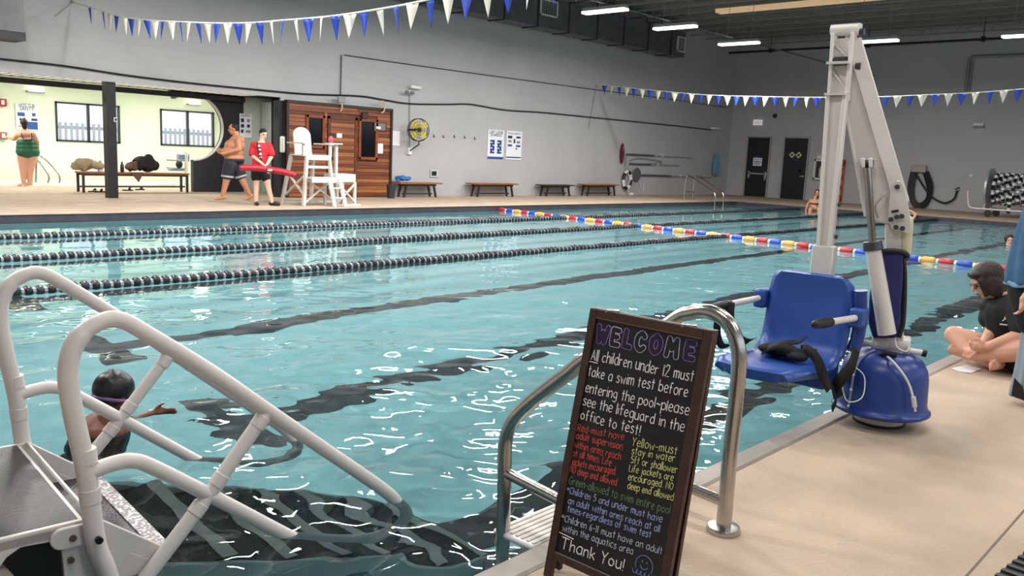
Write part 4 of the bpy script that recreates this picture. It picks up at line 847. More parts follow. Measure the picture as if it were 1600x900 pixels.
# hanging beam
BX = 4.46
def B_(x, y, d=0): return onx(x, y, BX + d)
tl, tr, bl, br = B_(1298, 52), B_(1334, 50), B_(1274, 418), B_(1296, 420)
m = MB()
mid = lambda a, b, k: a.lerp(b, k)
beam_poly = [mid(tl, bl, .26), mid(tr, br, .26), br, bl]; m.prism(beam_poly, (.035, 0, 0)); beam = m.build('hanging_beam', lw, lift, bevel=.008)
for a, b, e in ((tl, bl, 1), (tr, br, -1)):
    w = (tr - tl) * .14 * e; m = MB(); m.prism([a, a + w, mid(a, b, .28) + w, mid(a, b, .28)], (.05, 0, 0)); m.prism([mid(a, b, .25) , mid(a, b, .25) + w * 1.3, b + w * 1.3, b], (-.014, 0, 0)); m.build('beam_rail', mat('lift_white_lit', 'e4e1dc'), beam, bevel=.003)
m = MB(); m.prism([mid(tl, bl, .02), mid(tr, br, .02), mid(tr, br, .26), mid(tl, bl, .26)], (.012, 0, 0)); m.v = [v + Vector((.03, 0, 0)) for v in m.v]; m.build('back_web', lw, beam, smooth=False)
for k in (.125, .255): m = MB(); m.bar(mid(tl, bl, k), mid(tr, br, k), .07, .012, up=(0, 0, 1)); m.build('cross_web', lw, beam)
for (k0, k1) in ((.03, .12), (.14, .25)): m = MB(); m.bar(mid(tl, bl, k0) + Vector((.02, 0, 0)), mid(tr, br, k1) + Vector((.025, 0, 0)), .01, .008, up=(1, 0, 0)); m.build('brace_web', lw, beam)
m = MB(); c1, c2 = mid(tl, bl, .115) + Vector((.0, -.02, 0)), mid(tr, br, .115) + Vector((.0, .015, 0)); m.cyl(c1 + Vector((.02, 0, 0)), c2 + Vector((.02, 0, 0)), .022); m.build('pivot_stop', black_m, beam)
m = MB(); q0, q1 = tl + Vector((.04, .012, .02)), tr + Vector((.04, -.014, .02)); m.cyl(q0, q1, .03, n=20); m.box(q0 + Vector((-.02, 0, -.01)), q1 + Vector((.03, 0, .028))); m.build('head_cap', mat('lift_white_lit', 'e4e1dc'), beam)
for k in (.0, .14): m = MB(); q = mid(tr, br, k) + Vector((.045, -.012, .005)); m.cyl(q, q + Vector((0, -.025, 0)), .018, n=10); m.build('bolt', bolt_m, beam)
for k in (.72, .86, .975): m = MB(); q = mid(tr, br, k) + Vector((.03, 0, 0)); m.cyl(q, q + Vector((0, -.012, 0)), .012, n=8); m.build('bolt', bolt_m, beam)
m = MB(); a, b = mid(tl, bl, .9), mid(tr, br, .9); a = a + Vector((0, .012, 0)); b = b - Vector((0, .006, 0)); bl2, br2 = bl + Vector((0, .018, 0)), br - Vector((0, .006, 0)); m.prism([a + Vector((-.015, .01, 0)), b + Vector((-.015, -.01, 0)), br2 + Vector((-.015, -.01, -.45)), bl2 + Vector((-.015, .01, -.45))], (.06, 0, 0)); m.build('lower_sleeve', lw, beam, bevel=.008)
# seat: one moulded blue shell, back and pan
SX = 4.34
YL, YR = onx(1190, 500, SX).y, onx(1326, 500, SX).y; yc = (YL + YR) / 2; hw = (YL - YR) / 2
prof = [(SX + .03, .79), (SX + .032, .755), (SX + .028, .68), (SX + .018, .6), (SX + .005, .52), (SX - .01, .45), (SX - .03, .40), (SX - .07, .37), (SX - .13, .362), (SX - .2, .364), (SX - .27, .366), (SX - .37, .36), (SX - .42, .338)]
nu = 16; vs = []
for k, (x, z) in enumerate(prof):
    if z > .7 and k < 4: t = (z - .68) / .095; w = hw * (1 - .0 * t); 
    for j in range(nu + 1):
        u = -1 + 2 * j / nu; w = hw
        if k == 0: w = hw * .8
        elif k == 1: w = hw * .95
        if k >= 11: w = hw * (.97 if k == 11 else .86)
        edge = max(0, abs(u) - .84) / .16
        dx = .03 * edge ** 2 if k < 7 else 0; dz = -.03 * edge ** 2 if k >= 7 else 0
        dx += .012 * (1 - u * u) if k < 7 else 0; dz += -.012 * (1 - u * u) if 7 <= k < 11 else 0
        fx_ = -.04 * (1 - u * u) if k >= 11 else 0
        vs.append((x + dx + fx_, yc + u * w + (.012 * max(0, k - 6)), z + dz))
m = MB(); m.add(vs, [(k * (nu + 1) + j, k * (nu + 1) + j + 1, (k + 1) * (nu + 1) + j + 1, (k + 1) * (nu + 1) + j) for k in range(len(prof) - 1) for j in range(nu)])
seat = m.build('seat', blue_plastic, lift, angle=80); sl = seat.modifiers.new('thick', 'SOLIDIFY'); sl.thickness = .062; sl.offset = -1 if True else 1; sb = seat.modifiers.new('b', 'BEVEL'); sb.width = .012; sb.segments = 3; sb.limit_method = 'ANGLE'; sb.angle_limit = 1.0
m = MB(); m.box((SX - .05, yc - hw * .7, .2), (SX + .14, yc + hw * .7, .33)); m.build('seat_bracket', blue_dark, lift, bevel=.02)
m = MB(); m.box((SX - .2, yc + hw * .35, .26), (SX - .1, yc + hw * .6, .34)); m.build('seat_foot', black_m, lift, bevel=.01)
blk = mat('black_grip', '121214', .45)
for s, (a, b, c_) in ((-1, ((1348, 499), (1301, 504), (1274, 507))), (1, ((1186, 466), (1146, 475), (1113, 481)))):
    ya = yc + s * (hw + .03); m = MB(); m.box((SX - .0, ya - .035, onx(a[0], a[1], SX).z - .055), (SX + .11, ya + .035, onx(a[0], a[1], SX).z + .05)); ab = m.build('arm_mount', blue_plastic, lift, bevel=.015)
    p0 = Vector((SX, ya, onx(a[0], a[1], SX).z)); p2 = onx(c_[0], c_[1], SX - .38); p1 = p0.lerp(p2, .62)
    m = MB(); m.cyl(p0, p1.lerp(p2, .1), .017); ar = m.build('armrest', lw, lift); m = MB(); m.tube([p1, p1.lerp(p2, .5), p2], [.022, .026, .021], 12); m.ell(p2, .021); m.build('grip', blk, ar)
# dark flange of the shell on its right side
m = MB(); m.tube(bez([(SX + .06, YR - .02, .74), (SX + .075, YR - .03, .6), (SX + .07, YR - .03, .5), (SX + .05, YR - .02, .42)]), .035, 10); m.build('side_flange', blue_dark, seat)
# belts
belt = mat('black_webbing', '0d0d10', .8)
def ribbon(name, pts, w, par, wd=(0, 0, 1), th=.004, mm=None):
    pts = bez([Vector(p) for p in pts], 6); m = MB(); vs = []; wd = Vector(wd).normalized(); last = None
    for i, p in enumerate(pts):
        tg = (pts[min(i + 1, len(pts) - 1)] - pts[max(i - 1, 0)]).normalized(); a = wd - tg * wd.dot(tg)
        if last is not None: a = (a.normalized() + last * 1.5)
        a = a.normalized(); last = a; a = a * (w / 2); vs += [p - a, p + a]
    n = len(pts); m.add(vs, [(2 * i, 2 * i + 1, 2 * i + 3, 2 * i + 2) for i in range(n - 1)]); o = m.build(name, mm or belt, par, angle=80); s_ = o.modifiers.new('t', 'SOLIDIFY'); s_.thickness = th; return o
def Sx(px, py, X): return onx(px, py, X)
rnd = random.Random(2); zc = .385
c0 = Vector((SX - .14, yc + .02, zc)); m = MB()
for k in range(7): m.ell((c0.x + rnd.uniform(-.07, .05), c0.y + rnd.uniform(-.1, .1), c0.z + rnd.uniform(0, .02)), (.05, .065, .028), 10, 6, Matrix.Rotation(rnd.uniform(-1, 1), 3, 'Z'))
m.build('belt_heap', belt, lift, remesh=.007, sm=2)
ribbon('belt', [c0 + Vector((.02, .09, .01)), c0 + Vector((-.03, .02, .055)), c0 + Vector((.0, -.06, .07)), c0 + Vector((.03, -.09, .1))], .05, lift, (1, 0, .3))
ribbon('belt', [c0 + Vector((-.06, .1, 0)), c0 + Vector((-.09, 0, .05)), c0 + Vector((-.07, -.1, .03)), c0 + Vector((.0, -.17, .03))], .045, lift, (.6, 0, .8))
ribbon('belt', [c0 + Vector((.0, -.08, .03)), c0 + Vector((-.06, -.14, .05)), c0 + Vector((-.08, -.2, .02)), c0 + Vector((-.1, -.25, -.05)), c0 + Vector((-.07, -.28, -.13))], .05, lift, (.3, .2, .9))
ribbon('belt', [(SX + .02, YR - .05, .44), (SX - .06, YR - .06, .36), (SX - .1, YR - .02, .28), (SX - .06, YR + .02, .2), (SX - .0, YR + .0, .22)], .06, lift, (.2, .3, 1))
ribbon('belt', [(SX - .1, YR + .04, .3), (SX - .12, YR - .02, .2), (SX - .1, YR + .0, .13)], .045, lift, (.7, .5, .2))
pL = onx(1142, 478, SX - .26)
ribbon('belt', [pL + Vector((0, 0, .02)), pL + Vector((-.01, -.01, -.06)), pL + Vector((.02, -.02, -.14)), pL + Vector((.1, -.05, -.2)), (SX - .02, YL + .03, .4)], .045, lift, (1, -.3, .3))
ribbon('belt', [pL + Vector((0, .01, .02)), pL + Vector((-.04, .05, -.1)), pL + Vector((.0, .04, -.22)), pL + Vector((.08, 0, -.22))], .04, lift, (.6, -.6, .3))
ribbon('belt', [(SX - .3, YL - .02, .33), (SX - .34, YL - .0, .29), (SX - .3, YL - .05, .26), (SX - .2, YL - .08, .28)], .04, lift, (.2, .2, 1))
# control cable over the dome
m = MB(); cpts = [Q(1384, 556, -.1), Q(1392, 562, -.2), Q(1408, 580, -.225), Q(1420, 600, -.225), Q(1427, 622, -.225)]; m.tube(bez(cpts), .006, 8); m.build('control_cable', white_m, lift)
m = MB(); m.cyl(Q(1427, 620, -.23), Q(1429, 636, -.23), .012); m.cyl(Q(1429, 634, -.23), Q(1430, 643, -.23), .006); m.build('connector', lw, lift)
m = MB(); m.tube(bez([Q(1372, 556, -.11), Q(1385, 552, -.14), Q(1400, 555, -.12)]), .012, 8); m.build('cable_sleeve', belt, lift)
m = MB(); m.tube(bez([Q(1398, 528, -.07), Q(1402, 543, -.09), Q(1416, 549, -.08), Q(1420, 540, -.06)]), .004, 6); m.build('thin_cable', white_m, lift)
m = MB(); m.tube(bez([(SX - .02, YR - .06, .36), (SX + .03, YR - .1, .3), (SX - .0, YR - .11, .2), (SX - .06, YR - .06, .18), (SX - .06, YR - .02, .26)]), .003, 6); m.build('thin_cable', white_m, lift)

# ------------------------------------------------------------------ near steel ladder
t = thing('entry_ladder', 'steel pool ladder with two bent handrails behind the chalkboard', 'ladder', (2.5, 1.45, 0)); rs = .024
XA, XB = 2.753, 2.3
yw = onx(785, 860, XB).y; yb = 1.411; rs = .028
m = MB(); m.tube(bez([(XA, yb, 0), (XA, yb, .3), (XA, yb - .005, .6), (XA, yb + .005, .7), (XA, yb + .055, .785), (XA, yb + .13, .812), (XA, yb + .21, .795), (XA, yb + .3, .74), (XA, yw - .05, .42), (XA, yw, .32), (XA, yw, 0), (XA, yw, -.95)], 6), rs, 16); m.build('handrail', steel, t)
pts = [onx(a, b, XB) for a, b in ((925, 556), (892, 580), (860, 604), (830, 628), (806, 652), (793, 676), (789, 700), (788, 760), (786, 830), (785, 870))]
m = MB(); m.tube(bez([(XB, yb + .02, 0), (XB, yb + .02, .5), (XB, yb + .04, .62), (XB, yb + .1, .69), (XB, yb + .18, .7)] + pts + [Vector((XB, yw, -.95))], 5), rs, 16); m.build('handrail', steel, t)
for X, za, zb_ in ((XA, .114, .16), (XB, None, None)):
    if X == XA: p, q = Vector((XA, yb, .114)), Vector((XA, yw, .16))
    else: p = onx(795, 740, XB); q0 = onx(862, 775, XB); p.y = yw; q = p + (q0 - p) * ((yb - p.y) / (q0.y - p.y)); q.y = yb + .02
    m = MB(); m.cyl(p, q, .022, n=14); m.build('midrail', steel, t)
    m = MB(); m.lathe([(.03, .0), (.062, .0), (.064, .008), (.058, .022), (.03, .026)], (X, yb if X == XA else yb + .02, 0), n=28); m.build('flange', steel, t)
for z in (-.1, -.38, -.66):
    m = MB(); m.box((XB - .02, yw - .17, z - .03), (XA + .02, yw + .04, z)); st = m.build('step', white_m, t, bevel=.01)
    if z == -.1:
        for k in range(7): m = MB(); m.box((XB + .0, yw - .16 + k * .028, z), (XA, yw - .148 + k * .028, z + .004)); m.build('grip_ridge', mat('step_ridge', 'c9bfb4', .6), st, smooth=False)
# ------------------------------------------------------------------ small near things
q = onz(1511, 579); m = MB(); m.prism([onz(1486, 576, .002), onz(1508, 571, .002), onz(1534, 577, .002), onz(1517, 583, .002), onz(1500, 581, .002)], (0, 0, .003)); tag(m.build('paper_sheet', paper, smooth=False), 'crumpled white paper sheet on the deck by the seated woman', 'paper')
t = thing('rubber_mat', 'black ribbed rubber mat cut off at the bottom right corner', 'mat', (3.3, .4, 0)); a, b = onz(1560, 900), onz(1600, 868); d = (b - a).normalized(); nrm = Vector((d.y, -d.x, 0)); m = MB(); a2 = a - d * .6; b2 = b + d * .8
m.prism([a2, b2, b2 + nrm * .6, a2 + nrm * .6], (0, 0, .012)); m.build('base', mat('black_rubber', '131316'), t)
for k in range(30): m = MB(); p = a2 + d * (.02 + k * .055) ; m.bar(p + Vector((0, 0, .014)), p + nrm * .6 + Vector((0, 0, .014)), .02, .01, up=(0, 0, 1)); m.build('rib', mat('dark_metal', '2b2b30'), t)
# ------------------------------------------------------------------ white entry stairs on the left
su = Vector((math.cos(math.radians(-5.2)), math.sin(math.radians(-5.2)), 0)); sn = Vector((-su.y, su.x, 0))
def SS(s, w, z): return Vector((1.0, 2.78, 0)) + su * s + sn * w + Vector((0, 0, z))
st = thing('entry_stairs', 'white and black removable pool stairs with looped white handrails at left', 'pool stairs', SS(-.3, .4, 0))
WDT = .88; rub = mat('black_rubber_tread', '29262b', .35, var=.35, vs=7, bump=.25, bs=90); wpl = mat('stair_white', 'd0cbc6', .4, var=.05, vs=4)
speck = mat('speckled_nosing', 'cfc9c8', .6, var=.0); nt = speck.node_tree; vv = nt.nodes.new('ShaderNodeTexNoise'); vv.inputs['Scale'].default_value = 70; tc = nt.nodes.new('ShaderNodeTexCoord'); nt.links.new(tc.outputs['Object'], vv.inputs[0]); cr = nt.nodes.new('ShaderNodeValToRGB'); cr.color_ramp.elements[0].position = .5; cr.color_ramp.elements[0].color = (.3, .28, .29, 1); cr.color_ramp.elements[1].position = .56; cr.color_ramp.elements[1].color = (.72, .7, .7, 1); nt.links.new(vv.outputs['Fac'], cr.inputs[0]); nt.links.new(cr.outputs[0], nt.nodes['Principled BSDF'].inputs['Base Color'])
def sbox(s0, s1, w0, w1, z0, z1): m = MB(); m.add([SS(s, w, z) for z in (z0, z1) for s, w in ((s0, w0), (s1, w0), (s1, w1), (s0, w1))], [(0, 3, 2, 1), (4, 5, 6, 7), (0, 1, 5, 4), (1, 2, 6, 5), (2, 3, 7, 6), (3, 0, 4, 7)]); return m
sbox(-1.3, 0, .0, WDT + .02, .06, .1).build('platform', wpl, st, bevel=.006)
sbox(-1.28, -.018, .02, WDT, .1, .106).build('platform_mat', rub, st, smooth=False)
for w in (.0, WDT):
    m = MB(); m.prism([SS(-1.3, w, .1), SS(.028, w, .106), SS(.245, w, -.06), SS(.245, w, -.12), SS(.06, w, -.13), SS(0, w, -.13), SS(-.07, w, -.1), SS(-.075, w, .03), SS(-.1, w, .055), SS(-.19, w, .062), SS(-.23, w, .04), SS(-.26, w, -.0), SS(-1.3, w, .0)], sn * .022); m.build('side_panel', wpl, st, bevel=.004, smooth=False)
sbox(-1.1, -.05, .05, WDT - .05, -.3, .058).build('under_shade', mat('black_rubber', '131316'), st, smooth=False)  # black box stands in for the shade under the platform
m = MB(); m.prism([SS(-.075 + .036 * math.cos(t), -.018, .062 + .036 * math.sin(t)) for t in np.linspace(math.pi / 2, 3 * math.pi / 2, 9)] + [SS(.02, -.018, .026), SS(.02, -.018, .098)], sn * .02); m.build('hinge_plate', wpl, st, bevel=.004)
m = MB(); m.cyl(SS(-.045, -.024, .06), SS(-.045, -.01, .06), .011, n=12); m.build('bolt', mat('rusty_bolt', '6b5648', .5, .5), st)
m = MB(); m.cyl(SS(-.05, -.012, -.02), SS(-.05, -.0, -.02), .01, n=12); m.build('bolt', mat('rusty_bolt', '6b5648'), st)
for k in range(7):
    z = -.08 - .18 * k; s0 = .02 + .25 * k
    if z < ZB + .05: break
    tr = sbox(s0 - .03, s0 + .26, .03, WDT - .01, z - .03, z).build('tread', rub, st, smooth=False)
    sbox(s0 + .205, s0 + .262, .03, WDT - .01, z, z + .006).build('nosing', speck if k == 0 else white_m, tr, smooth=False)
m = MB()
for w in (.0, WDT): m.bar(SS(.1, w + .01, -.1), SS(1.72, w + .01, -1.22), .03, .12, up=(0, 0, 1))
m.build('stringer', wpl, st, smooth=False)
m = MB(); m.tube([SS(.02, .0, .107), SS(.02, WDT, .107)], .008, 6); m.build('rim', wpl, st)
for w, dz, ds in ((-.035, 0, 0), (WDT + .05, .022, -.0)):
    top = [(.07, -.16), (.045, -.06), (.018, .04), (-.002, .275), (-.035, .487), (-.045, .61), (-.026, .7), (.028, .757), (.108, .772), (.215, .702), (.425, .543), (.618, .381), (.859, .18), (1.116, -.035), (1.2, -.12), (1.25, -.22), (1.25, -.32), (1.19, -.41), (1.1, -.42), (1.03, -.385)]
    low = [(-.0, .27), (.03, .283), (.09, .292), (.14, .288), (.2, .256), (.397, .106), (.63, -.078), (.85, -.25), (1.03, -.385)]
    m = MB(); c = bez([SS(s + ds, w, z + dz) for s, z in top], 6); n_ = len(c)
    m.tube(c, [.031 if i < 40 else .0275 for i in range(n_)], 18); hr = m.build('handrail', pvc, st)
    m = MB(); m.tube(bez([SS(s, w, z + dz) for s, z in low], 6), .026, 16); m.build('lower_rail', pvc, hr)
    m = MB(); m.tube([SS(.618, w, .375 + dz), SS(.397, w, .106 + dz), SS(.247, w, -.06 + dz), SS(.12, w, -.2)], .0265, 14); m.build('brace', pvc, hr)
    for (s, z, dx, dz2, r) in ((.607, .36, -.03, -.038, .0275), (.42, .134, .03, .036, .0275), (.373, .08, -.03, -.033, .0275), (.0, .31, -.004, .05, .0315), (.004, .225, .004, -.05, .0315)):
        m = MB(); m.cyl(SS(s, w, z + dz), SS(s + dx, w, z + dz2 + dz), r + .002, n=16); m.build('collar', pvc, hr, bevel=.002)
m = MB(); m.cyl(SS(.017, -.085, .058), SS(.017, -.07, .058), .012, n=12); m.build('bolt', mat('dark_bolt', '2b2826', .3, .6), st)
# deck edge piece under the platform
# ------------------------------------------------------------------ chalkboard
SO = Vector((2.0, 1.646, 0)); ST = Vector((2.171, 1.648, .87)); SUv = Vector((.012, -1, 0)).normalized(); SV = (ST - SO).normalized(); SNn = SUv.cross(SV).normalized()
if SNn.x > 0: SNn = -SNn
def CB(u, v, d=0): return SO + SUv * u + SV * v + SNn * d
cb = thing('chalkboard_sign', 'black A-frame chalkboard with WELCOME and swim test rules in a dark wood frame', 'sign', SO)
fw = mat('dark_walnut', '3a231a', .4, var=.35, vs=9, stretch=(1, 1, 3), bump=.1, bs=30); LW, LH = .446, .888
def cbar(u0, v0, u1, v1, d0, d1): m = MB(); m.add([CB(u, v, d) for d in (d0, d1) for u, v in ((u0, v0), (u1, v0), (u1, v1), (u0, v1))], [(0, 3, 2, 1), (4, 5, 6, 7), (0, 1, 5, 4), (1, 2, 6, 5), (2, 3, 7, 6), (3, 0, 4, 7)]); return m
fwd = .029
cbar(0, 0, fwd, LH, -.018, .004).build('leg', fw, cb, bevel=.003, smooth=False); cbar(LW - fwd, 0, LW, LH, -.018, .004).build('leg', fw, cb, bevel=.003, smooth=False)
cbar(fwd, LH - fwd, LW - fwd, LH, -.018, .004).build('top_rail', fw, cb, bevel=.003, smooth=False); cbar(fwd, .062, LW - fwd, .086, -.018, .004).build('bottom_rail', fw, cb, bevel=.003, smooth=False)
cbar(fwd - .004, .08, LW - fwd + .004, LH - fwd + .004, -.012, -.004).build('board', mat('blackboard', '0c0d13', .42, var=.4, vs=5, bump=.03, bs=60), cb, smooth=False)
cbar(fwd, .084, LW - fwd, .0875, -.004, .0005).build('chalk_ledge', mat('pale_edge', '8a857f', .6), cb, smooth=False)
for a, b in ((fwd, LW - fwd),): m = MB(); m.bar(CB(a, LH - fwd, .003), CB(b, LH - fwd, .003), .003, .003); m.build('bead', mat('bead_wood', '7a5a3c', .4), cb)
# rear panel of the A-frame
bk = lambda u, v: ST + Vector((.015, 0, 0)) + SUv * u + Vector((-.14 * v, 0, -.86 * v))
for u in (.0, LW - fwd): m = MB(); m.prism([bk(u, 0), bk(u + fwd, 0), bk(u + fwd, 1), bk(u, 1)], (.016, 0, 0)); m.build('leg', fw, cb, smooth=False)
m = MB(); m.prism([bk(fwd, 0), bk(LW - fwd, 0), bk(LW - fwd, .88), bk(fwd, .88)], (.01, 0, 0)); m.build('rear_board', mat('blackboard', '0c0d13'), cb, smooth=False)
m = MB(); m.cyl(ST + SUv * .06, ST + SUv * .1 + Vector((.02, 0, 0)), .008); m.cyl(ST + SUv * .34, ST + SUv * .38 + Vector((.02, 0, 0)), .008); m.build('hinge', steel, cb)
GL = {'a': (3.2, '3 3.5 1.6 4 .2 2.8 .2 1 1.4 0 3 1/3 4 3 0'), 'b': (2.9, '0 6.4 0 0/0 1 1.4 0 2.8 .9 2.9 2.7 1.6 3.9 0 3'), 'c': (2.7, '2.7 3.4 1.5 4 .2 3 .1 1.2 1.2 0 2.7 .5'),
 'd': (3.1, '3 6.4 3 0/3 3.3 1.6 4 .2 2.8 .2 1 1.4 0 3 1'), 'e': (2.7, '.2 2 2.6 2.3 2.4 3.6 1.2 4 .2 2.8 .2 .9 1.4 0 2.7 .6'), 'f': (2.3, '2.3 5.9 1.5 6.4 .8 5.5 .8 0/0 3.6 2 3.6'),
 'g': (3.1, '3 3.5 1.5 4 .2 2.8 .3 1.2 1.5 .3 3 1.2/3 4 3 -1.4 1.6 -2.3 .2 -1.8'), 'h': (2.7, '0 6.4 0 0/0 2.6 1.4 4 2.6 3.2 2.7 0'), 'i': (.1, '0 4 0 0/0 5.3 0 5.6'), 'j': (1.1, '1 4 1 -1.6 0 -2.3/1 5.3 1 5.6'),
 'k': (2.5, '0 6.4 0 0/2.4 3.8 0 1.6/.8 2.2 2.6 0'), 'l': (.1, '0 6.4 0 0'), 'm': (4, '0 4 0 0/0 3 1 4 1.8 3.3 1.9 0/1.9 3 2.9 4 3.8 3.3 3.9 0'), 'n': (2.6, '0 4 0 0/0 2.8 1.4 4 2.5 3.2 2.6 0'),
 'o': (3, '1.5 4 .2 3 .1 1.2 1.4 0 2.8 1 2.9 2.8 1.5 4'), 'p': (2.9, '0 4 0 -2.4/0 3 1.4 4 2.8 3 2.8 1 1.4 0 0 1'), 'q': (3, '3 3.4 1.5 4 .2 2.8 .3 1 1.5 0 3 1/3 4 3 -2.4 3.6 -2'), 'r': (2.2, '0 4 0 0/0 2.6 1 3.8 2.2 3.6'),
 's': (2.4, '2.4 3.4 1.2 4 .2 3.2 1 2.3 2.2 1.4 2 .3 .9 0 0 .5'), 't': (2.1, '1 5.8 1 0/0 4 2.1 4'), 'u': (2.6, '0 4 0 1 1.2 0 2.6 1.2/2.6 4 2.6 0'), 'v': (2.6, '0 4 1.3 0 2.6 4'), 'w': (3.8, '0 4 .9 0 1.9 3 2.9 0 3.8 4'), 'y': (2.8, '0 4 1.4 .6/2.8 4 .6 -2.4'),
 'A': (3.4, '0 0 1.8 6 3.4 0/.6 2 2.9 2'), 'R': (3, '0 0 0 6/0 6 2 5.8 2.6 4.6 1.8 3.2 0 3/1 3 3 0'), 'L': (2.8, '0 6 0 0 2.8 0'), 'N': (3, '0 0 0 6 3 0 3 6'), 'O': (3.6, '1.8 6 .2 4.5 .1 1.8 1.7 0 3.3 1.4 3.5 4 1.8 6'), 'Y': (3.2, '0 6 1.6 3.2/3.2 6 1.6 3.2 1.2 0'),
 'G': (3.8, '3.6 5 2 6 .2 4.4 .2 1.6 1.8 0 3.6 1.2 3.6 2.8 2.2 2.8'), 'C': (3.2, '3.2 5.2 1.8 6 .2 4.4 .2 1.6 1.8 0 3.2 .9'), 'T': (4.4, '0 6.2 4.4 6/2.2 6 2 0'), '1': (.6, '.4 6 .4 0'), '2': (3, '0 4.6 1 6 2.6 5.6 2.5 3.8 0 0 3 0'), '5': (2.8, '2.6 6 .5 6 .4 3.4 1.8 3.8 2.8 2.2 2 .3 0 .3'),
 '6': (2.8, '2.2 6 .6 4 .1 1.4 1.4 0 2.7 1.2 2 3 .3 2'), '.': (.2, '0 0 .1 .3'), '-': (1.8, '0 2.4 1.8 2.5'), '~': (2.6, '0 2 .8 2.8 1.8 1.8 2.6 2.6'), '!': (.4, '.3 6.2 .1 1.6/0 0 .1 .3'), '*': (2.4, '0 3.4 2.4 5/0 5 2.4 3.4/1.2 5.7 1.2 2.8')}
SHARP = set('ALNTYkvw12tl-.!*y')
def chalk(s, u0, v0, u1, v1, cap, col, r=.0011, ul=None):
    un = cap / 6; x = 0; strokes = []; rnd = random.Random(hash(s) % 1000 if False else len(s))
    for ch in s:
        if ch == ' ': x += 2.6; continue
        w, g = GL[ch]; jy = rnd.uniform(-.25, .25); sc = rnd.uniform(.93, 1.07)
        for stq in g.split('/'):
            nn = [float(v) for v in stq.split()]; pts = [(x + nn[i] * sc, nn[i + 1] * sc + jy) for i in range(0, len(nn), 2)]
            if ch not in SHARP and len(pts) > 2: pts = [(p.x, p.y) for p in bez([(a, b, 0) for a, b in pts], 3)]
            strokes.append(pts)
        x += w + 1.25
    x -= 1.25; du = (u1 - u0) / x; m = MB()
    for pts in strokes: m.tube([CB(u0 + px * du, v0 + (v1 - v0) * px / x + py * un, -.0032) for px, py in pts], r, 5)
    o = m.build('lettering', mat('chalk_' + col, col, .8), cb); return o
WH, RD, YE, GR, BL = 'f2f1f3', 'e0584f', 'e3e69a', '6f9a6d', 'a9b9ee'
chalk('All children under 12 must', .034, .722, .408, .728, .034, WH, .0014); m = MB(); m.tube([CB(.03, .716, -.003), CB(.062, .716, -.003)], .0014, 5); m.build('underline', mat('chalk_' + WH, WH), cb)
chalk('take a swim test before', .033, .668, .398, .681, .033, WH, .0014); chalk('entering the pool~please', .034, .616, .412, .629, .031, WH, .0014)
chalk('see the lifeguard in the', .033, .573, .406, .578, .031, WH, .0014); chalk('office to test!', .034, .526, .262, .531, .032, WH, .0014)
for i, (s, a) in enumerate((('Red-must have', (.03, .487, .208, .502)), ('adult supervision', (.03, .461, .209, .472)), ('within arms reach', (.03, .432, .210, .440)), ('at all times. Life', (.028, .404, .179, .413)), ('jackets encouraged.', (.03, .375, .201, .390)), ('NO deep end allowed.', (.029, .349, .215, .360)))): chalk(s, *a, .022, RD, .001)
for s, a, c in (('Yellow-must', (.241, .494, .398, .508), .026), ('stay in water', (.245, .469, .394, .485), .022), ('5ft or shallower', (.248, .442, .409, .455), .022), ('Life jackets are', (.247, .415, .400, .430), .021), ('encouraged. NO', (.249, .389, .405, .405), .021), ('deep end allowed', (.252, .363, .412, .374), .021)): chalk(s, *a, c, YE, .001)
chalk('Green-allowed to swim entire pool', .033, .312, .409, .333, .025, GR, .0009)
for s, a in (('*Children 5 and under must have', (.031, .283, .388, .300)), ('an adult within arms reach at all', (.044, .251, .386, .271)), ('times-regardless of swim test', (.047, .226, .361, .244))): chalk(s, *a, .021, BL, .001)
for s, a in (('*Children 6-11 must have an adult', (.03, .190, .407, .211)), ('within the aquatics area', (.041, .160, .311, .176))): chalk(s, *a, .021, 'c4cbe4', .001)
chalk('Thank You!', .046, .105, .288, .118, .036, WH, .0016)
m = MB(); m.tube([CB(.03, .152, -.003), CB(.09, .149, -.003)], .0014, 5); m.build('underline', mat('chalk_' + WH, WH), cb)
BG = {'W': '0 6 .9 .4 2 4 3 .4 4 6', 'E': '2.8 5.6 .5 5.8 .3 3 .5 .3 3 .3/.4 3.1 2.4 3.2', 'L': '.6 6 .4 .4 2.8 .3', 'C': '3 5 1.8 6 .3 4.4 .3 1.5 1.8 0 3.1 1', 'O': '1.7 6 .2 4.4 .2 1.6 1.7 0 3.2 1.6 3.2 4.4 1.7 6', 'M': '.2 0 .6 5.8 2 2.4 3.4 5.8 3.9 0'}
def flat(m, k=.12):
    for i, v in enumerate(m.v): dd = (v - SO).dot(SNn) + .0032; m.v[i] = v - SNn * dd * (1 - k)
for i, (ch, u) in enumerate(zip('WELCOME', (.044, .098, .145, .192, .247, .302, .366))):
    out = []
    for r_, d_, mm in ((.0098, 0, mat('chalk_purple', '9a7bd0', .8) if i % 2 == 0 else mat('chalk_lilac', 'cfcaf4', .8)), (.0079, .0007, mat('chalk_fill', '241733', .85) if i % 2 == 0 else mat('blackboard', '0c0d13'))):
        m = MB()
        for stq in BG[ch].split('/'):
            nn = [float(v) for v in stq.split()]; pts = [(nn[j], nn[j + 1]) for j in range(0, len(nn), 2)]; pts = [(p.x, p.y) for p in bez([(a_, b_, 0) for a_, b_ in pts], 4)] if ch in 'CO' else pts
            for (xa, ya), (xb, yb_) in zip(pts, pts[1:]): m.cap(CB(u + xa * .0092, .783 + ya * .0085 + .0015 * i, -.0032), CB(u + xb * .0092, .783 + yb_ * .0085 + .0015 * i, -.0032), r_, n=14)
        flat(m); m.v = [v + SNn * d_ for v in m.v]
        out.append(m.build('welcome_letter' if not out else 'letter_fill', mm, cb if not out else out[0]))
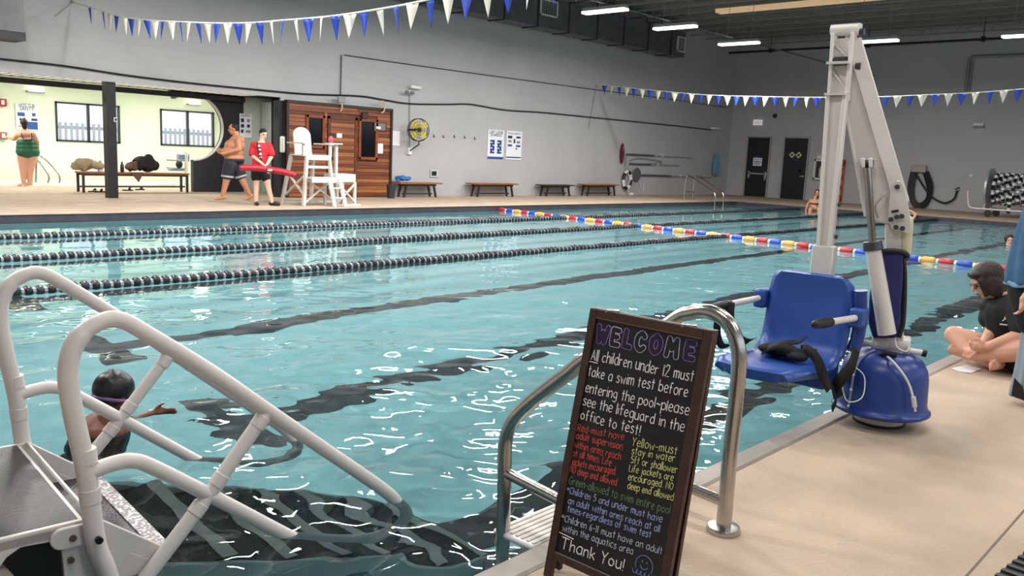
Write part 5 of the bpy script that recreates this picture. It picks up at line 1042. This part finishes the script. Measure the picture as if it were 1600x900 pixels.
# smiling jellyfish drawing
ch = mat('chalk_blue', '7f93dc', .8); jc = (.356, .158)
m = MB(); m.tube([CB(jc[0] + .03 * math.cos(t), jc[1] - .0 + .03 * math.sin(t), -.003) for t in np.linspace(-.5, math.pi + .5, 22)], .001, 5)
for k in range(5): cx_ = jc[0] - .028 + k * .014; m.tube([CB(cx_ + .009 * math.cos(t), jc[1] - .02 + .011 * math.sin(t), -.003) for t in np.linspace(math.pi, 2 * math.pi + .3, 8)], .001, 5)
m.tube([CB(jc[0] + .014 * math.cos(t), jc[1] + .002 + .013 * math.sin(t), -.003) for t in np.linspace(math.pi + .3, 2 * math.pi - .3, 8)], .001, 5)
for s in (-1, 1): m.tube([CB(jc[0] + s * .008, jc[1] + .009, -.003), CB(jc[0] + s * .008, jc[1] + .013, -.003)], .0017, 5)
m.build('chalk_drawing', ch, cb)
# ------------------------------------------------------------------ people
def V3(*a): return Vector(a)
SK1 = mat('skin_fair', 'cf9c84', .55, var=.05, vs=9, spec=.35); SK2 = mat('skin_tan', 'c48a6c', .55, var=.06, vs=9, spec=.35); SK3 = mat('skin_brown', '7a4a38', .5, var=.06, vs=9, spec=.4)
HD = mat('hair_dark', '1c1416', .6, var=.3, vs=30, bump=.5, bs=90, stretch=(1, 1, .3)); HB = mat('hair_brown', '24130f', .5, var=.35, vs=22, bump=.6, bs=80, stretch=(1, 1, .3))
EYE = mat('eye_dark', '1a1210', .3); LIP = mat('lip', 'a8605a', .5)
def frame_of(f, up=(0, 0, 1)):
    f = Vector(f).normalized(); r = f.cross(Vector(up)).normalized(); u = r.cross(f).normalized(); return r, f, u
def RM(r, f, u): return Matrix(((r.x, f.x, u.x), (r.y, f.y, u.y), (r.z, f.z, u.z)))
def add_head(m, c, f, k=1.0, up=(0, 0, 1)):
    r, f, u = frame_of(f, up); R = RM(r, f, u)
    m.ell(c + u * .025 * k, (.074 * k, .092 * k, .088 * k), 16, 12, R); m.ell(c - u * .045 * k + f * .022 * k, (.055 * k, .064 * k, .066 * k), 14, 10, R)
    m.cap(c + f * .088 * k + u * .012 * k, c + f * .108 * k - u * .02 * k, .009 * k, .014 * k, 8); m.ell(c + f * .06 * k - u * .092 * k, (.022 * k, .018 * k, .016 * k), 10, 8, R)
    m.ell(c + f * .082 * k - u * .052 * k, (.024 * k, .012 * k, .012 * k), 10, 8, R); m.ell(c + f * .075 * k + u * .028 * k, (.05 * k, .02 * k, .012 * k), 10, 8, R)
    for s in (-1, 1): m.ell(c + r * s * .075 * k - u * .005 * k - f * .005 * k, (.01 * k, .02 * k, .03 * k), 8, 8, R)
    return r, f, u, R
def face_bits(c, fr, k, body):
    r, f, u, R = fr
    for s in (-1, 1): m = MB(); m.ell(c + f * .085 * k + r * s * .03 * k + u * .006 * k, (.012 * k, .008 * k, .006 * k), 10, 8, R); m.build('eye', EYE, body)
    m = MB(); 
    for s in (-1, 1): m.cap(c + f * .09 * k + r * s * .016 * k + u * .024 * k, c + f * .083 * k + r * s * .045 * k + u * .022 * k, .004 * k, .003 * k, 6)
    m.build('eyebrows', HD, body); m = MB(); m.ell(c + f * .093 * k - u * .054 * k, (.022 * k, .006 * k, .007 * k), 10, 8, R); m.build('mouth', LIP, body)
def hand(m, w, d, side, k=1.0, curl=.5, pn=None):
    "palm, four fingers of different length and a thumb; d = pointing direction, side = towards the thumb"
    d = Vector(d).normalized(); side = Vector(side); side = (side - d * side.dot(d)).normalized(); n = d.cross(side).normalized()
    if pn is not None and n.dot(Vector(pn)) < 0: n = -n
    pc = w + d * .045 * k; m.ell(pc, (.038 * k, .02 * k, .052 * k), 10, 8, RM(side, n, d)); m.cap(w - d * .01 * k, pc, .022 * k, .028 * k, 8)
    for i, L in enumerate((.072, .08, .074, .058)):
        b = w + d * .082 * k + side * (.028 - i * .0185) * k; a1 = curl * .8; a2 = curl * 1.7
        p1 = b + (d * math.cos(a1) + n * math.sin(a1)) * L * .5 * k; p2 = p1 + (d * math.cos(a2) + n * math.sin(a2)) * L * .5 * k
        m.cap(b - d * .02 * k, p1, .0095 * k, .0085 * k, 7); m.cap(p1, p2, .0085 * k, .007 * k, 7)
    t0 = w + d * .025 * k + side * .028 * k; t1 = t0 + (side * .7 + d * .7 + n * .3 * curl).normalized() * .036 * k; t2 = t1 + (side * .35 + d * .9 + n * .4 * curl).normalized() * .03 * k
    m.cap(t0, t1, .012 * k, .01 * k, 7); m.cap(t1, t2, .01 * k, .0085 * k, 7)
def foot(m, a, d, k=1.0, r=.035):
    d = Vector(d).normalized(); s = d.cross(V3(0, 0, 1)); 
    if s.length < .1: s = V3(1, 0, 0)
    s.normalize(); m.cap(a, a + d * -.045 * k, r * k, .034 * k, 10); m.cap(a - V3(0, 0, .01) * k, a + d * .11 * k - V3(0, 0, .035) * k, .036 * k, .028 * k, 10); m.ell(a + d * .12 * k - V3(0, 0, .038) * k, (.035 * k, .03 * k, .02 * k), 10, 8, RM(s, d, s.cross(d)))
    for i in range(5): m.cap(a + d * .135 * k + s * (-.032 + i * .016) * k - V3(0, 0, .045) * k, a + d * (.165 - abs(i - 1) * .006) * k + s * (-.032 + i * .016) * k - V3(0, 0, .048) * k, (.011 if i == 0 else .008) * k, (.01 if i == 0 else .007) * k, 7)
def limb(m, pts, rs, n=14):
    for i in range(len(pts) - 1): m.cap(pts[i], pts[i + 1], rs[i], rs[i + 1], n)

# --- lifeguard with the red rescue tube
P = onz(414, 321); J = lambda x, y, d=0.0: vp(x, y, P, d); aw = V3(P.x, P.y, 0).normalized(); rt = V3(aw.y, -aw.x, 0)
g = thing('person', 'person in red shirt and black shorts holding a long red rescue tube', 'person', P)
m = MB(); hc = J(411.5, 210); fr = add_head(m, hc, rt * .45 - aw * .9 - V3(0, 0, .12), 1.0)
m.cap(J(410, 214), J(409, 223), .055, .06); m.ell(J(407.5, 229), (.17, .11, .12)); m.cap(J(407, 232), J(405, 256), .15, .145); m.ell(J(405, 262), (.16, .12, .1))
LS, RS = J(396, 225, 0), J(420, 226, 0)
limb(m, [J(396, 226), J(394.5, 243, -.05), J(411, 257, -.27)], [.055, .045, .03]); limb(m, [J(420.5, 227), J(424, 245, -.02), J(417, 257, -.27)], [.055, .045, .03])
hand(m, J(411, 257, -.27), rt * .7 - V3(0, 0, .6), -aw, 1, .9); hand(m, J(417, 257, -.27), -rt * .5 - V3(0, 0, .7), -aw, 1, .9)
limb(m, [J(400, 264), J(400.5, 290, -.02), J(400, 316)], [.095, .062, .042]); limb(m, [J(413, 264), J(419, 291, -.02), J(425, 316)], [.095, .062, .042])
body = m.build('body', mat('skin_pale', 'dfb8a2', .55, spec=.35), g, remesh=.009, sm=5); face_bits(hc, fr, 1.0, body)
r, f, u, R = fr; m = MB(); m.ell(hc + u * .045 - f * .018, (.085, .095, .085), 16, 12, R); m.ell(hc + u * .08 + f * .05 + r * .01, (.06, .05, .035), 12, 8, R); m.ell(hc - f * .05 - u * .02, (.075, .055, .07), 12, 8, R); m.build('hair', HD, g, remesh=.01, sm=2)
m = MB(); rs_ = mat('red_shirt', 'c81f2e', .75, bump=.15, bs=12); m.ell(J(408, 228), (.2, .13, .09)); m.cap(J(407.5, 234), J(405, 258), .165, .16); m.ell(J(405, 262), (.175, .135, .06)); m.cap(J(397, 226), J(394.5, 240, -.03), .075, .085); m.cap(J(420, 227), J(424, 240, -.02), .075, .085); sh = m.build('shirt', rs_, g, remesh=.012, sm=4)
m = MB(); m.tube(bez([J(402, 222, -.13), J(404, 236, -.19), J(409, 252, -.2)]), .022, 8); sp = m.build('strap', black_m, g)
for (x, y, w) in ((405, 228, .03), (406, 234, .026), (407, 241, .035), (407.5, 246, .03)): m = MB(); m.ell(J(x, y, -.205), (w, .01, w * .8), 8, 6); m.build('shirt_print', white_m, sh)
m = MB(); m.ell(J(405, 268), (.175, .135, .09)); m.cap(J(400, 268), J(400, 277), .11, .11); m.cap(J(411, 268), J(415, 277), .11, .11); m.build('shorts', mat('black_shorts', '15151a', .8), g, remesh=.012, sm=3)
for (x, y, s) in ((400.5, 317, .15), (426, 317, .7)):
    m = MB(); d = (rt * s - aw * (1 - s)).normalized(); c = J(x, y); c.z = .045; m.cap(c - d * .04, c + d * .14 - V3(0, 0, .008), .05, .04); m.build('shoe', black_m, g, remesh=.012, sm=2)
t = thing('rescue_tube', 'long red foam rescue tube held across the body of the lifeguard', 'rescue tube', J(415, 262, -.3)); m = MB()
c = bez([J(374.5, 263, -.42), J(385, 262, -.4), J(405, 263, -.33), J(420, 265, -.3), J(440, 268, -.3), J(462, 274, -.3)], 6); m.tube(c, [.035] + [.066] * (len(c) - 2) + [.04], 12); tb = m.build('foam', mat('tube_red', 'a8182c', .4), t)
m = MB(); q = J(423, 266, -.37)
m.ell(q, (.09, .01, .022), 10, 6); m.build('printed_patch', white_m, tb); m = MB(); m.tube(bez([J(418, 263, -.38), J(416, 270, -.36), J(424, 272, -.36), J(428, 268, -.37)]), .008, 6); m.build('strap', black_m, t)
m = MB(); m.tube(c[4:], .012, 6); m.v = [v + V3(0, 0, .06) for v in m.v]; m.build('seam', mat('tube_dark_red', '7d1020', .5), tb)

# --- shirtless man walking left
P = onz(364, 313); J = lambda x, y, d=0.0: vp(x, y, P, d); aw = V3(P.x, P.y, 0).normalized(); rt = V3(aw.y, -aw.x, 0)
g = thing('person', 'heavyset shirtless person in dark swim trunks walking left past the charcoal wall', 'person', P); m = MB(); hc = J(365, 202); fr = add_head(m, hc, -rt - V3(0, 0, .08), 1.15)
m.cap(J(368, 207), J(370, 215), .075, .085); m.ell(J(371, 219), (.17, .2, .12)); m.ell(J(367, 228), (.25, .21, .17)); m.ell(J(363, 238), (.275, .22, .16)); m.ell(J(366, 246), (.24, .2, .12)); m.ell(J(373, 226, .02), (.13, .19, .18))
limb(m, [J(372, 219, -.2), J(374, 233, -.27), J(348, 240, -.26)], [.075, .06, .04]); limb(m, [J(366, 219, .2), J(360, 232, .25), J(346, 235, .1)], [.075, .055, .04])
hand(m, J(348, 240, -.26), -rt + V3(0, 0, .1), -aw, 1.1, .9); hand(m, J(347, 235, .08), -rt, V3(0, 0, 1), 1.1, .9)
limb(m, [J(360, 256, -.08), J(353.5, 283, -.05), J(348, 305, -.05)], [.13, .08, .05]); limb(m, [J(370, 256, .1), J(380, 284, .1), J(390, 304, .12)], [.13, .08, .05])
a = J(348, 307, -.05); a.z = .075; foot(m, a, -rt, 1.2); a = J(390.5, 306, .12); a.z = .09; foot(m, a, -rt * .9 - V3(0, 0, .3), 1.2); body = m.build('body', SK2, g, remesh=.01, sm=6); face_bits(hc, fr, 1.15, body)
r, f, u, R = fr; m = MB(); m.ell(hc + u * .05 - f * .025, (.094, .1, .085), 16, 12, R); m.ell(hc - f * .06 + u * .0, (.085, .05, .07), 12, 8, R); m.build('hair', HD, g, remesh=.011, sm=2)
tr = mat('trunks_charcoal', '2b2d3a', .8); m = MB(); m.ell(J(366, 250), (.25, .21, .08)); m.cap(J(360, 257, -.08), J(355, 273, -.06), .155, .135); m.cap(J(370, 257, .1), J(376, 273, .1), .155, .135); tk = m.build('swim_trunks', tr, g, remesh=.012, sm=3)
m = MB(); m.cyl(J(355.5, 274, -.06), J(355.2, 277, -.06), .143, .143, 20); m.cyl(J(376, 274, .1), J(377, 277, .1), .143, .143, 20); m.build('hem_stripe', mat('stripe_grey', 'aab0bc', .7), tk)

# --- person in the green swimsuit, seen from behind
P = onz(42, 292); J = lambda x, y, d=0.0: vp(x, y, P, d); aw = V3(P.x, P.y, 0).normalized(); rt = V3(aw.y, -aw.x, 0)
g = thing('person', 'person in a green swimsuit seen from behind at the hot tub sign', 'person', P); m = MB(); hc = J(37, 193); fr = add_head(m, hc, aw * .9 - rt * .4, 1.0)
m.cap(J(38, 198), J(39.5, 206), .06, .07); m.ell(J(40.5, 211), (.22, .14, .12)); m.ell(J(42, 222), (.22, .16, .2)); m.ell(J(43.5, 237), (.26, .2, .18))
limb(m, [J(30, 209), J(22, 217, .15), J(14, 215, .3)], [.07, .055, .035]); limb(m, [J(52, 210), J(58, 222), J(59, 234, .05)], [.07, .055, .035]); hand(m, J(14, 215, .3), -rt * .6 + aw * .4, V3(0, 0, 1), 1, .6); hand(m, J(59, 234, .05), V3(0, 0, -1), aw, 1, .4)
limb(m, [J(36, 246), J(36.5, 267), J(37, 285)], [.14, .085, .05]); limb(m, [J(49, 246), J(47, 268), J(46.5, 286)], [.14, .085, .05])
for x, d in ((36, -rt * .9 - aw * .3), (45, -rt - aw * .2)): a = J(x + 1, 287); a.z = .08; foot(m, a, d, 1.05)
m.build('body', mat('skin_rose', 'cf9c86', .55, spec=.35), g, remesh=.01, sm=6)
r, f, u, R = fr; m = MB(); m.ell(hc + u * .03 - f * .02, (.09, .1, .1), 16, 12, R); m.ell(hc - f * .05 - u * .06, (.07, .05, .09), 12, 8, R); m.ell(hc + u * .11 - f * .04, (.04, .04, .035), 10, 8, R); m.build('hair', HB, g, remesh=.011, sm=2)
gm = mat('green_swimsuit', '17593f', .6); m = MB(); m.ell(J(42, 224), (.25, .19, .17)); m.ell(J(43, 231), (.27, .205, .18)); m.ell(J(43.5, 237), (.285, .222, .19)); ss = m.build('swimsuit', gm, g, remesh=.012, sm=3)
m = MB(); m.tube(bez([J(33, 208, -.13), J(35, 214, -.16), J(38, 220, -.18)]), .012, 6); m.tube(bez([J(49, 208, -.13), J(50, 214, -.16), J(49, 220, -.18)]), .012, 6); m.tube(bez([J(32, 218, -.14), J(42, 219, -.2), J(53, 218, -.14)]), .014, 6); m.build('straps', black_m, ss)

# --- seated instructor, cross-legged on the near deck
P = V3(6.72, 1.49, 0); J = lambda x, y, d=0.0: vp(x, y, P, d); aw = V3(P.x, P.y, 0).normalized(); rt = V3(aw.y, -aw.x, 0)
g = thing('person', 'person in black shirt with brown bob sitting cross-legged on the deck, hands clasped', 'person', P); m = MB(); hc = J(1542, 439, -.02); fd = -rt * .8 - V3(0, 0, .5) - aw * .35; fr = add_head(m, hc, fd, 1.02)
m.cap(J(1552, 450), J(1566, 470), .055, .06); m.ell(J(1571, 485, .0), (.1, .16, .1)); m.cap(J(1570, 488, -.0), J(1582, 535, .05), .13, .15); m.ell(J(1585, 552, .05), (.2, .18, .13))
# arms
limb(m, [J(1549, 480, .06), J(1549, 518, -.02), J(1534, 543, -.2)], [.055, .045, .03]); limb(m, [J(1588, 487, -.14), J(1597, 522, -.22), J(1545, 541, -.3)], [.058, .047, .032])
hand(m, J(1534, 543, -.22), -rt * .5 - V3(0, 0, .85), -aw, .98, .8); hand(m, J(1544, 541, -.3), -rt - V3(0, 0, .25), -aw * .3 + V3(0, 0, 1), .98, .9)
# legs
limb(m, [J(1572, 553, .05), J(1492, 524, .12)], [.1, .068]); limb(m, [J(1490, 523, .12), J(1510, 545, .02), J(1547, 566, -.14)], [.066, .06, .042])
limb(m, [J(1592, 556, -.12), J(1606, 545, -.28)], [.115, .078]); limb(m, [J(1606, 547, -.28), J(1560, 552, -.26), J(1508, 552, -.16)], [.078, .066, .042])
def fpx(a, toe, k, r=.036):
    d = (toe - a); L = d.length; d.normalize(); s = d.cross(aw).normalized(); m.cap(a, a + d * L * .62, r, .033 * k); m.ell(a + d * L * .7, (.036 * k, .05 * k, .024 * k), 12, 8, RM(s, d, s.cross(d))); m.cap(a, a - d * .03 + V3(0, 0, -.01), r, .032)
    for i in range(5): o = s * (-.03 + .015 * i) * k; m.cap(a + d * L * .82 + o, a + d * L * (1.0 - abs(i - .5) * .03) + o, (.0125 if i == 0 else .0095), (.011 if i == 0 else .008), 7)
fpx(J(1508, 553, -.17), J(1484, 545, -.2), 1.0); fpx(J(1560, 569, -.2), J(1549, 572, -.36), 1.05)
body = m.build('body', SK1, g, remesh=.006, sm=6); face_bits(hc, fr, 1.02, body)
r, f, u, R = fr; m = MB(); m.ell(hc + u * .04 - f * .022, (.094, .108, .1), 20, 14, R); m.ell(hc - f * .055 - u * .03, (.09, .065, .1), 16, 12, R); m.ell(hc + r * .08 - u * .035 - f * .005, (.028, .06, .085), 12, 10, R); m.ell(hc - r * .08 - u * .035 - f * .005, (.028, .06, .085), 12, 10, R); m.ell(hc + u * .085 + f * .055, (.066, .045, .03), 12, 8, R); m.cap(hc + r * .075 + f * .05 + u * .04, hc + r * .08 + f * .055 - u * .07, .02, .014); m.cap(hc - r * .07 + f * .06 + u * .04, hc - r * .075 + f * .07 - u * .07, .02, .014); m.build('hair', HB, g, remesh=.008, sm=3)
bs = mat('black_shirt', '131318', .8, bump=.1, bs=14); m = MB(); m.ell(J(1571, 481, .0), (.11, .18, .075)); m.cap(J(1571, 490, .0), J(1583, 532, .05), .15, .168); m.ell(J(1584, 543, .05), (.17, .18, .06)); m.cap(J(1550, 478, .06), J(1545, 498, .02), .07, .072); m.cap(J(1587, 484, -.14), J(1596, 510, -.2), .075, .08); sh = m.build('shirt', bs, g, remesh=.009, sm=4)
m = MB(); m.ell(J(1586, 556, .05), (.22, .2, .1)); m.cap(J(1580, 552, .04), J(1558, 545, .06), .115, .1); m.cap(J(1594, 556, -.12), J(1600, 551, -.2), .128, .11); m.build('shorts', mat('black_shorts', '15151a'), g, remesh=.01, sm=3)
q = J(1571, 498, -.165); m = MB(); m.cap(q + V3(0, 0, .03), q - V3(0, 0, .0), .005, .008, 6); m.cap(q + V3(0, 0, .0), q + rt * .02 + V3(0, 0, .022), .004, .004, 6); m.cap(q, q - rt * .016 + V3(0, 0, -.018), .004, .003, 6); m.bar(q - rt * .03 + V3(0, 0, -.042) , q + rt * .035 + V3(0, 0, -.042), .012, .008, up=(0, 0, 1)); m.build('shirt_print', white_m, sh)
m = MB(); q = J(1541, 536, -.15); m.tube([q + (rt * math.cos(t) + V3(0, 0, .6) * math.sin(t) + aw * .8 * math.sin(t)) * .036 for t in np.linspace(0, 2 * math.pi, 15)[:-1]], .005, 6, closed=True); m.build('wristband', black_m, g)
m = MB(); e1, e2 = hc + f * .098 + r * .03 + u * .004, hc + f * .098 - r * .03 + u * .004
for e in (e1, e2): m.tube([e + r * .022 * math.cos(t) + u * .017 * math.sin(t) for t in np.linspace(0, 2 * math.pi, 17)[:-1]], .0018, 5, closed=True)
m.tube([e1 - r * .022, e2 + r * .022], .0018, 5); m.tube([e1 + r * .022, hc + r * .083 + u * .01], .0018, 5); m.tube([e2 - r * .022, hc - r * .083 + u * .01], .0018, 5); m.build('glasses', mat('glasses_frame', '3a2a28', .3), g)

# --- standing child wrapped in a blue towel at the right edge
P = V3(5.75, 1.06, 0); J = lambda x, y, d=0.0: vp(x, y, P, d); aw = V3(P.x, P.y, 0).normalized(); rt = V3(aw.y, -aw.x, 0)
g = thing('person', 'standing child wrapped in a blue towel, cut off by the right frame edge', 'person', P); C0 = J(1632, 500); bx = C0.x; by = C0.y
base = V3(bx, by, 0); m = MB(); hc = base + V3(0, 0, 1.27) - rt * .08; fr = add_head(m, hc, -rt * .8 + aw * .3 - V3(0, 0, .3), .95)
m.cap(base + V3(0, 0, 1.12), base + V3(0, 0, 1.05), .05); m.ell(base + V3(0, 0, .98) - rt * .04, (.1, .09, .1)); m.cap(base + V3(0, 0, .95) - rt * .03, base + V3(0, 0, .65), .085, .07)
for s in (-1, 1): b_ = base + aw * .036 * s; limb(m, [b_ + V3(0, 0, .62), b_ + V3(0, 0, .34), b_ + V3(0, 0, .09)], [.042, .036, .03]); foot(m, b_ + V3(0, 0, .085), aw - rt * .2, .8)
limb(m, [base - aw * .05 + V3(0, 0, 1.0), base - aw * .1 + V3(0, 0, .86), J(1600, 468, -.18)], [.045, .036, .026]); hand(m, J(1600, 470, -.18), -rt * .1 + V3(0, 0, -.9), -aw, .75, .8)
body = m.build('body', SK1, g, remesh=.01, sm=5); face_bits(hc, fr, .95, body); r, f, u, R = fr; m = MB(); m.ell(hc + u * .04 - f * .02, (.09, .1, .09), 16, 12, R); m.build('hair', HD, g, remesh=.01, sm=2)
def cloak(name, rows, mm, par, a0=0, a1=2 * math.pi, folds=9, amp=.012, th=.012):
    "cloth hanging round the body: rows of (height, radius)"
    n = 48; m = MB(); vs = []; full = abs(a1 - a0 - 2 * math.pi) < 1e-6
    for k, (z, R, of) in enumerate(rows):
        for q in range(n + (0 if full else 1)):
            a = a0 + (a1 - a0) * q / n; rr_ = R + amp * (k / max(1, len(rows) - 1)) * math.cos(folds * a + k * .25) * 1.4
            vs.append(base - rt * (of + math.cos(a) * rr_) + aw * math.sin(a) * rr_ * .8 + V3(0, 0, z + .012 * math.sin(3 * a) * k / len(rows)))
    w = n if full else n + 1; m.add(vs, [(k * w + q, k * w + (q + 1) % w, (k + 1) * w + (q + 1) % w, (k + 1) * w + q) for k in range(len(rows) - 1) for q in range(n)])
    o = m.build(name, mm, par, angle=180); t_ = o.modifiers.new('t', 'SOLIDIFY'); t_.thickness = th; u_ = o.modifiers.new('s', 'SUBSURF'); u_.levels = u_.render_levels = 1; return o
zq = lambda y: J(1590, y).z
tw = mat('blue_towel', '41698f', .95, var=.12, vs=14, bump=.5, bs=220); twd = mat('towel_hem', '6d93b3', .95, bump=.4, bs=200)
cl = cloak('towel', [(zq(312), .07, .09), (zq(322), .11, .07), (zq(336), .14, .05), (zq(360), .17, .035), (zq(390), .195, .02), (zq(420), .215, .01), (zq(441), .225, .0)], tw, None); tag(cl, 'blue towel round the shoulders of the child at the right edge', 'towel')
cloak('hem', [(zq(438), .226, .0), (zq(442), .23, .0), (zq(445), .226, .0)], twd, cl)
cloak('dark_shirt', [(zq(335), .09, .07), (zq(370), .14, .06), (zq(420), .17, .04), (zq(445), .19, .03), (zq(470), .16, .03), (zq(495), .135, .01), (zq(515), .12, 0)], mat('black_shirt', '131318'), g, folds=5, amp=.006)
gt = cloak('towel', [(zq(496), .11, 0), (zq(520), .106, 0), (zq(560), .108, 0), (zq(600), .116, 0), (zq(618), .122, 0)], mat('grey_towel', '8d9aa6', .95, bump=.4, bs=200), None, folds=7, amp=.01); tag(gt, 'grey-blue towel wrapped low round the same child, under the blue one', 'towel')
cloak('shorts', [(zq(500), .095, 0), (zq(560), .095, 0), (zq(610), .1, 0)], mat('black_shorts', '15151a'), g, folds=4, amp=.006)
m = MB(); m.prism([J(1585, 590, -.1), J(1598, 604, -.14), J(1604, 627, -.14), J(1580, 617, -.1)], -aw * .012); dcl = m.build('corner_patch', mat('dark_cloth', '1d1517'), gt); dcl['label'] = 'black corner of the grey-blue towel'

# --- swimmer with black cap beside the stairs
P = onz(172, 672, -.12); J = lambda x, y, d=0.0: vp(x, y, P, d); aw = V3(P.x, P.y, 0).normalized(); rt = V3(aw.y, -aw.x, 0)
g = thing('person', 'swimmer in a black cap with purple goggle strap in the water beside the stairs', 'person', P); m = MB(); hc = J(180, 617); fd = rt * .85 + aw * .45 - V3(0, 0, .12); fr = add_head(m, hc, fd, .98)
m.cap(J(174, 636), J(166, 662), .05, .058); m.ell(J(160, 672, .0), (.14, .14, .075)); m.cap(J(158, 680), J(150, 760), .125, .12)
limb(m, [J(172, 672, .12), J(205, 662, .2), J(236, 648, .22)], [.05, .036, .026]); hand(m, J(236, 648, .22), rt + V3(0, 0, .05), V3(0, 0, 1), .9, .5); limb(m, [J(142, 676, -.05), J(140, 705, -.1), J(160, 740, -.1)], [.052, .042, .03])
limb(m, [J(150, 760), J(135, 800, .1), J(110, 820, .2)], [.1, .07, .05]); body = m.build('body', SK3, g, remesh=.008, sm=5); face_bits(hc, fr, .98, body)
r, f, u, R = fr; m = MB(); m.ell(hc + u * .036 - f * .012, (.088, .104, .094), 22, 14, R); m.ell(hc + u * .125 - f * .02, (.02, .03, .012), 10, 6, R); m.ell(hc - f * .06 - u * .0, (.074, .05, .06), 14, 10, R); m.build('swim_cap', mat('black_cap', '141218', .35, bump=.3, bs=16), g, remesh=.008, sm=2)
m = MB(); pts = [hc + u * (-.012 - .012 * math.cos(t)) + (r * .094 * math.sin(t) + f * .104 * math.cos(t)) for t in np.linspace(.35, 2 * math.pi - .35, 30)]; m.tube(pts, .009, 6); m.build('goggle_strap', mat('purple_strap', '8d5fa0', .4), g)
m = MB(); m.cap(J(158, 690), J(150, 762), .14, .138); m.cap(J(147, 668), J(150, 690), .02, .03, 8); m.cap(J(172, 668), J(166, 690), .02, .03, 8); m.build('swimsuit', mat('black_swimsuit', '14131a', .6), g, remesh=.009, sm=3)
m = MB()
for s in (-1, 1): m.ell(hc + f * .1 + r * s * .03 + u * .004, (.026, .014, .018), 12, 8, R)
m.build('goggles', mat('goggle_lens', 'c9b8cf', .15), g); m = MB(); m.ell(hc + r * .05 - f * .02 + u * .0, (.01, .02, .014), 8, 6, R); m.build('ear_clip', mat('pink_clip', 'c98aa0', .4), g)

# --- swimmer sitting on the far pool edge
P = V3(29.25, 12.72, 0); J = lambda x, y, d=0.0: vp(x, y, P, d); aw = V3(P.x, P.y, 0).normalized(); rt = V3(aw.y, -aw.x, 0)
g = thing('person', 'person in dark swimwear sitting on the far pool edge beside the lift beam', 'person', P); m = MB(); hc = J(1277, 302); fr = add_head(m, hc, -aw - rt * .2, 1.0); m.cap(J(1275, 306), J(1272, 313), .05, .06); m.ell(J(1272, 316), (.15, .2, .11)); m.cap(J(1271, 317), J(1272, 327), .12, .14)
limb(m, [J(1267, 313), J(1262, 319), J(1259, 329, -.05)], [.05, .042, .035]); limb(m, [J(1279, 313), J(1283, 320), J(1283, 329, -.05)], [.05, .042, .035]); limb(m, [J(1270, 327), J(1266, 327, -.35), J(1264, 338, -.4)], [.09, .07, .05]); limb(m, [J(1276, 327), J(1279, 327, -.35), J(1281, 338, -.4)], [.09, .07, .05]); body = m.build('body', SK2, g, remesh=.012, sm=4); face_bits(hc, fr, 1, body)
m = MB(); r, f, u, R = fr; m.ell(hc + u * .04 - f * .03, (.1, .1, .1), 14, 10, R); m.ell(hc - f * .03 - u * .08, (.1, .06, .12), 12, 8, R); m.build('hair', HD, g, remesh=.014, sm=2); m = MB(); m.ell(J(1272, 318), (.155, .205, .045)); m.ell(J(1273, 327), (.155, .2, .06)); m.build('swimwear', black_m, g, remesh=.014, sm=2)
# --- swimmer holding the far edge behind the lift mast
P = V3(28.95, 9.12, 0); J = lambda x, y, d=0.0: vp(x, y, P, d); aw = V3(P.x, P.y, 0).normalized(); rt = V3(aw.y, -aw.x, 0)
g = thing('person', 'swimmer leaning an arm on the far pool edge behind the lift mast', 'person', P); m = MB(); hc = J(1416, 334); fr = add_head(m, hc, aw, 1.0); m.cap(J(1417, 338), J(1419, 344), .06); m.ell(J(1420, 345), (.16, .2, .08)); limb(m, [J(1426, 343), J(1431, 335, .1), J(1422, 329, .2)], [.05, .045, .035]); limb(m, [J(1414, 344), J(1410, 340, .15), J(1414, 336, .25)], [.05, .045, .035]); hand(m, J(1421, 329, .2), -rt, V3(0, 0, 1), 1, .5); body = m.build('body', SK1, g, remesh=.012, sm=4)
m = MB(); r, f, u, R = fr; m.ell(hc + u * .03 - f * .02, (.09, .1, .1), 14, 10, R); m.build('hair', HB, g, remesh=.014, sm=2)
# --- swimmer's head near the towel
P = onz(1572, 382, -.12); J = lambda x, y, d=0.0: vp(x, y, P, d); aw = V3(P.x, P.y, 0).normalized(); rt = V3(aw.y, -aw.x, 0)
g = thing('person', 'dark-haired swimmer head in the pool just left of the blue towel', 'person', P); m = MB(); hc = J(1577, 376); fr = add_head(m, hc, rt * .3 - aw, 1.0); m.cap(J(1577, 379), J(1577, 385), .06); m.ell(J(1578, 387), (.16, .16, .08)); body = m.build('body', SK1, g, remesh=.012, sm=4); face_bits(hc, fr, 1, body); m = MB(); r, f, u, R = fr; m.ell(hc + u * .04 - f * .03, (.1, .11, .11), 14, 10, R); m.build('hair', HD, g, remesh=.014, sm=2)
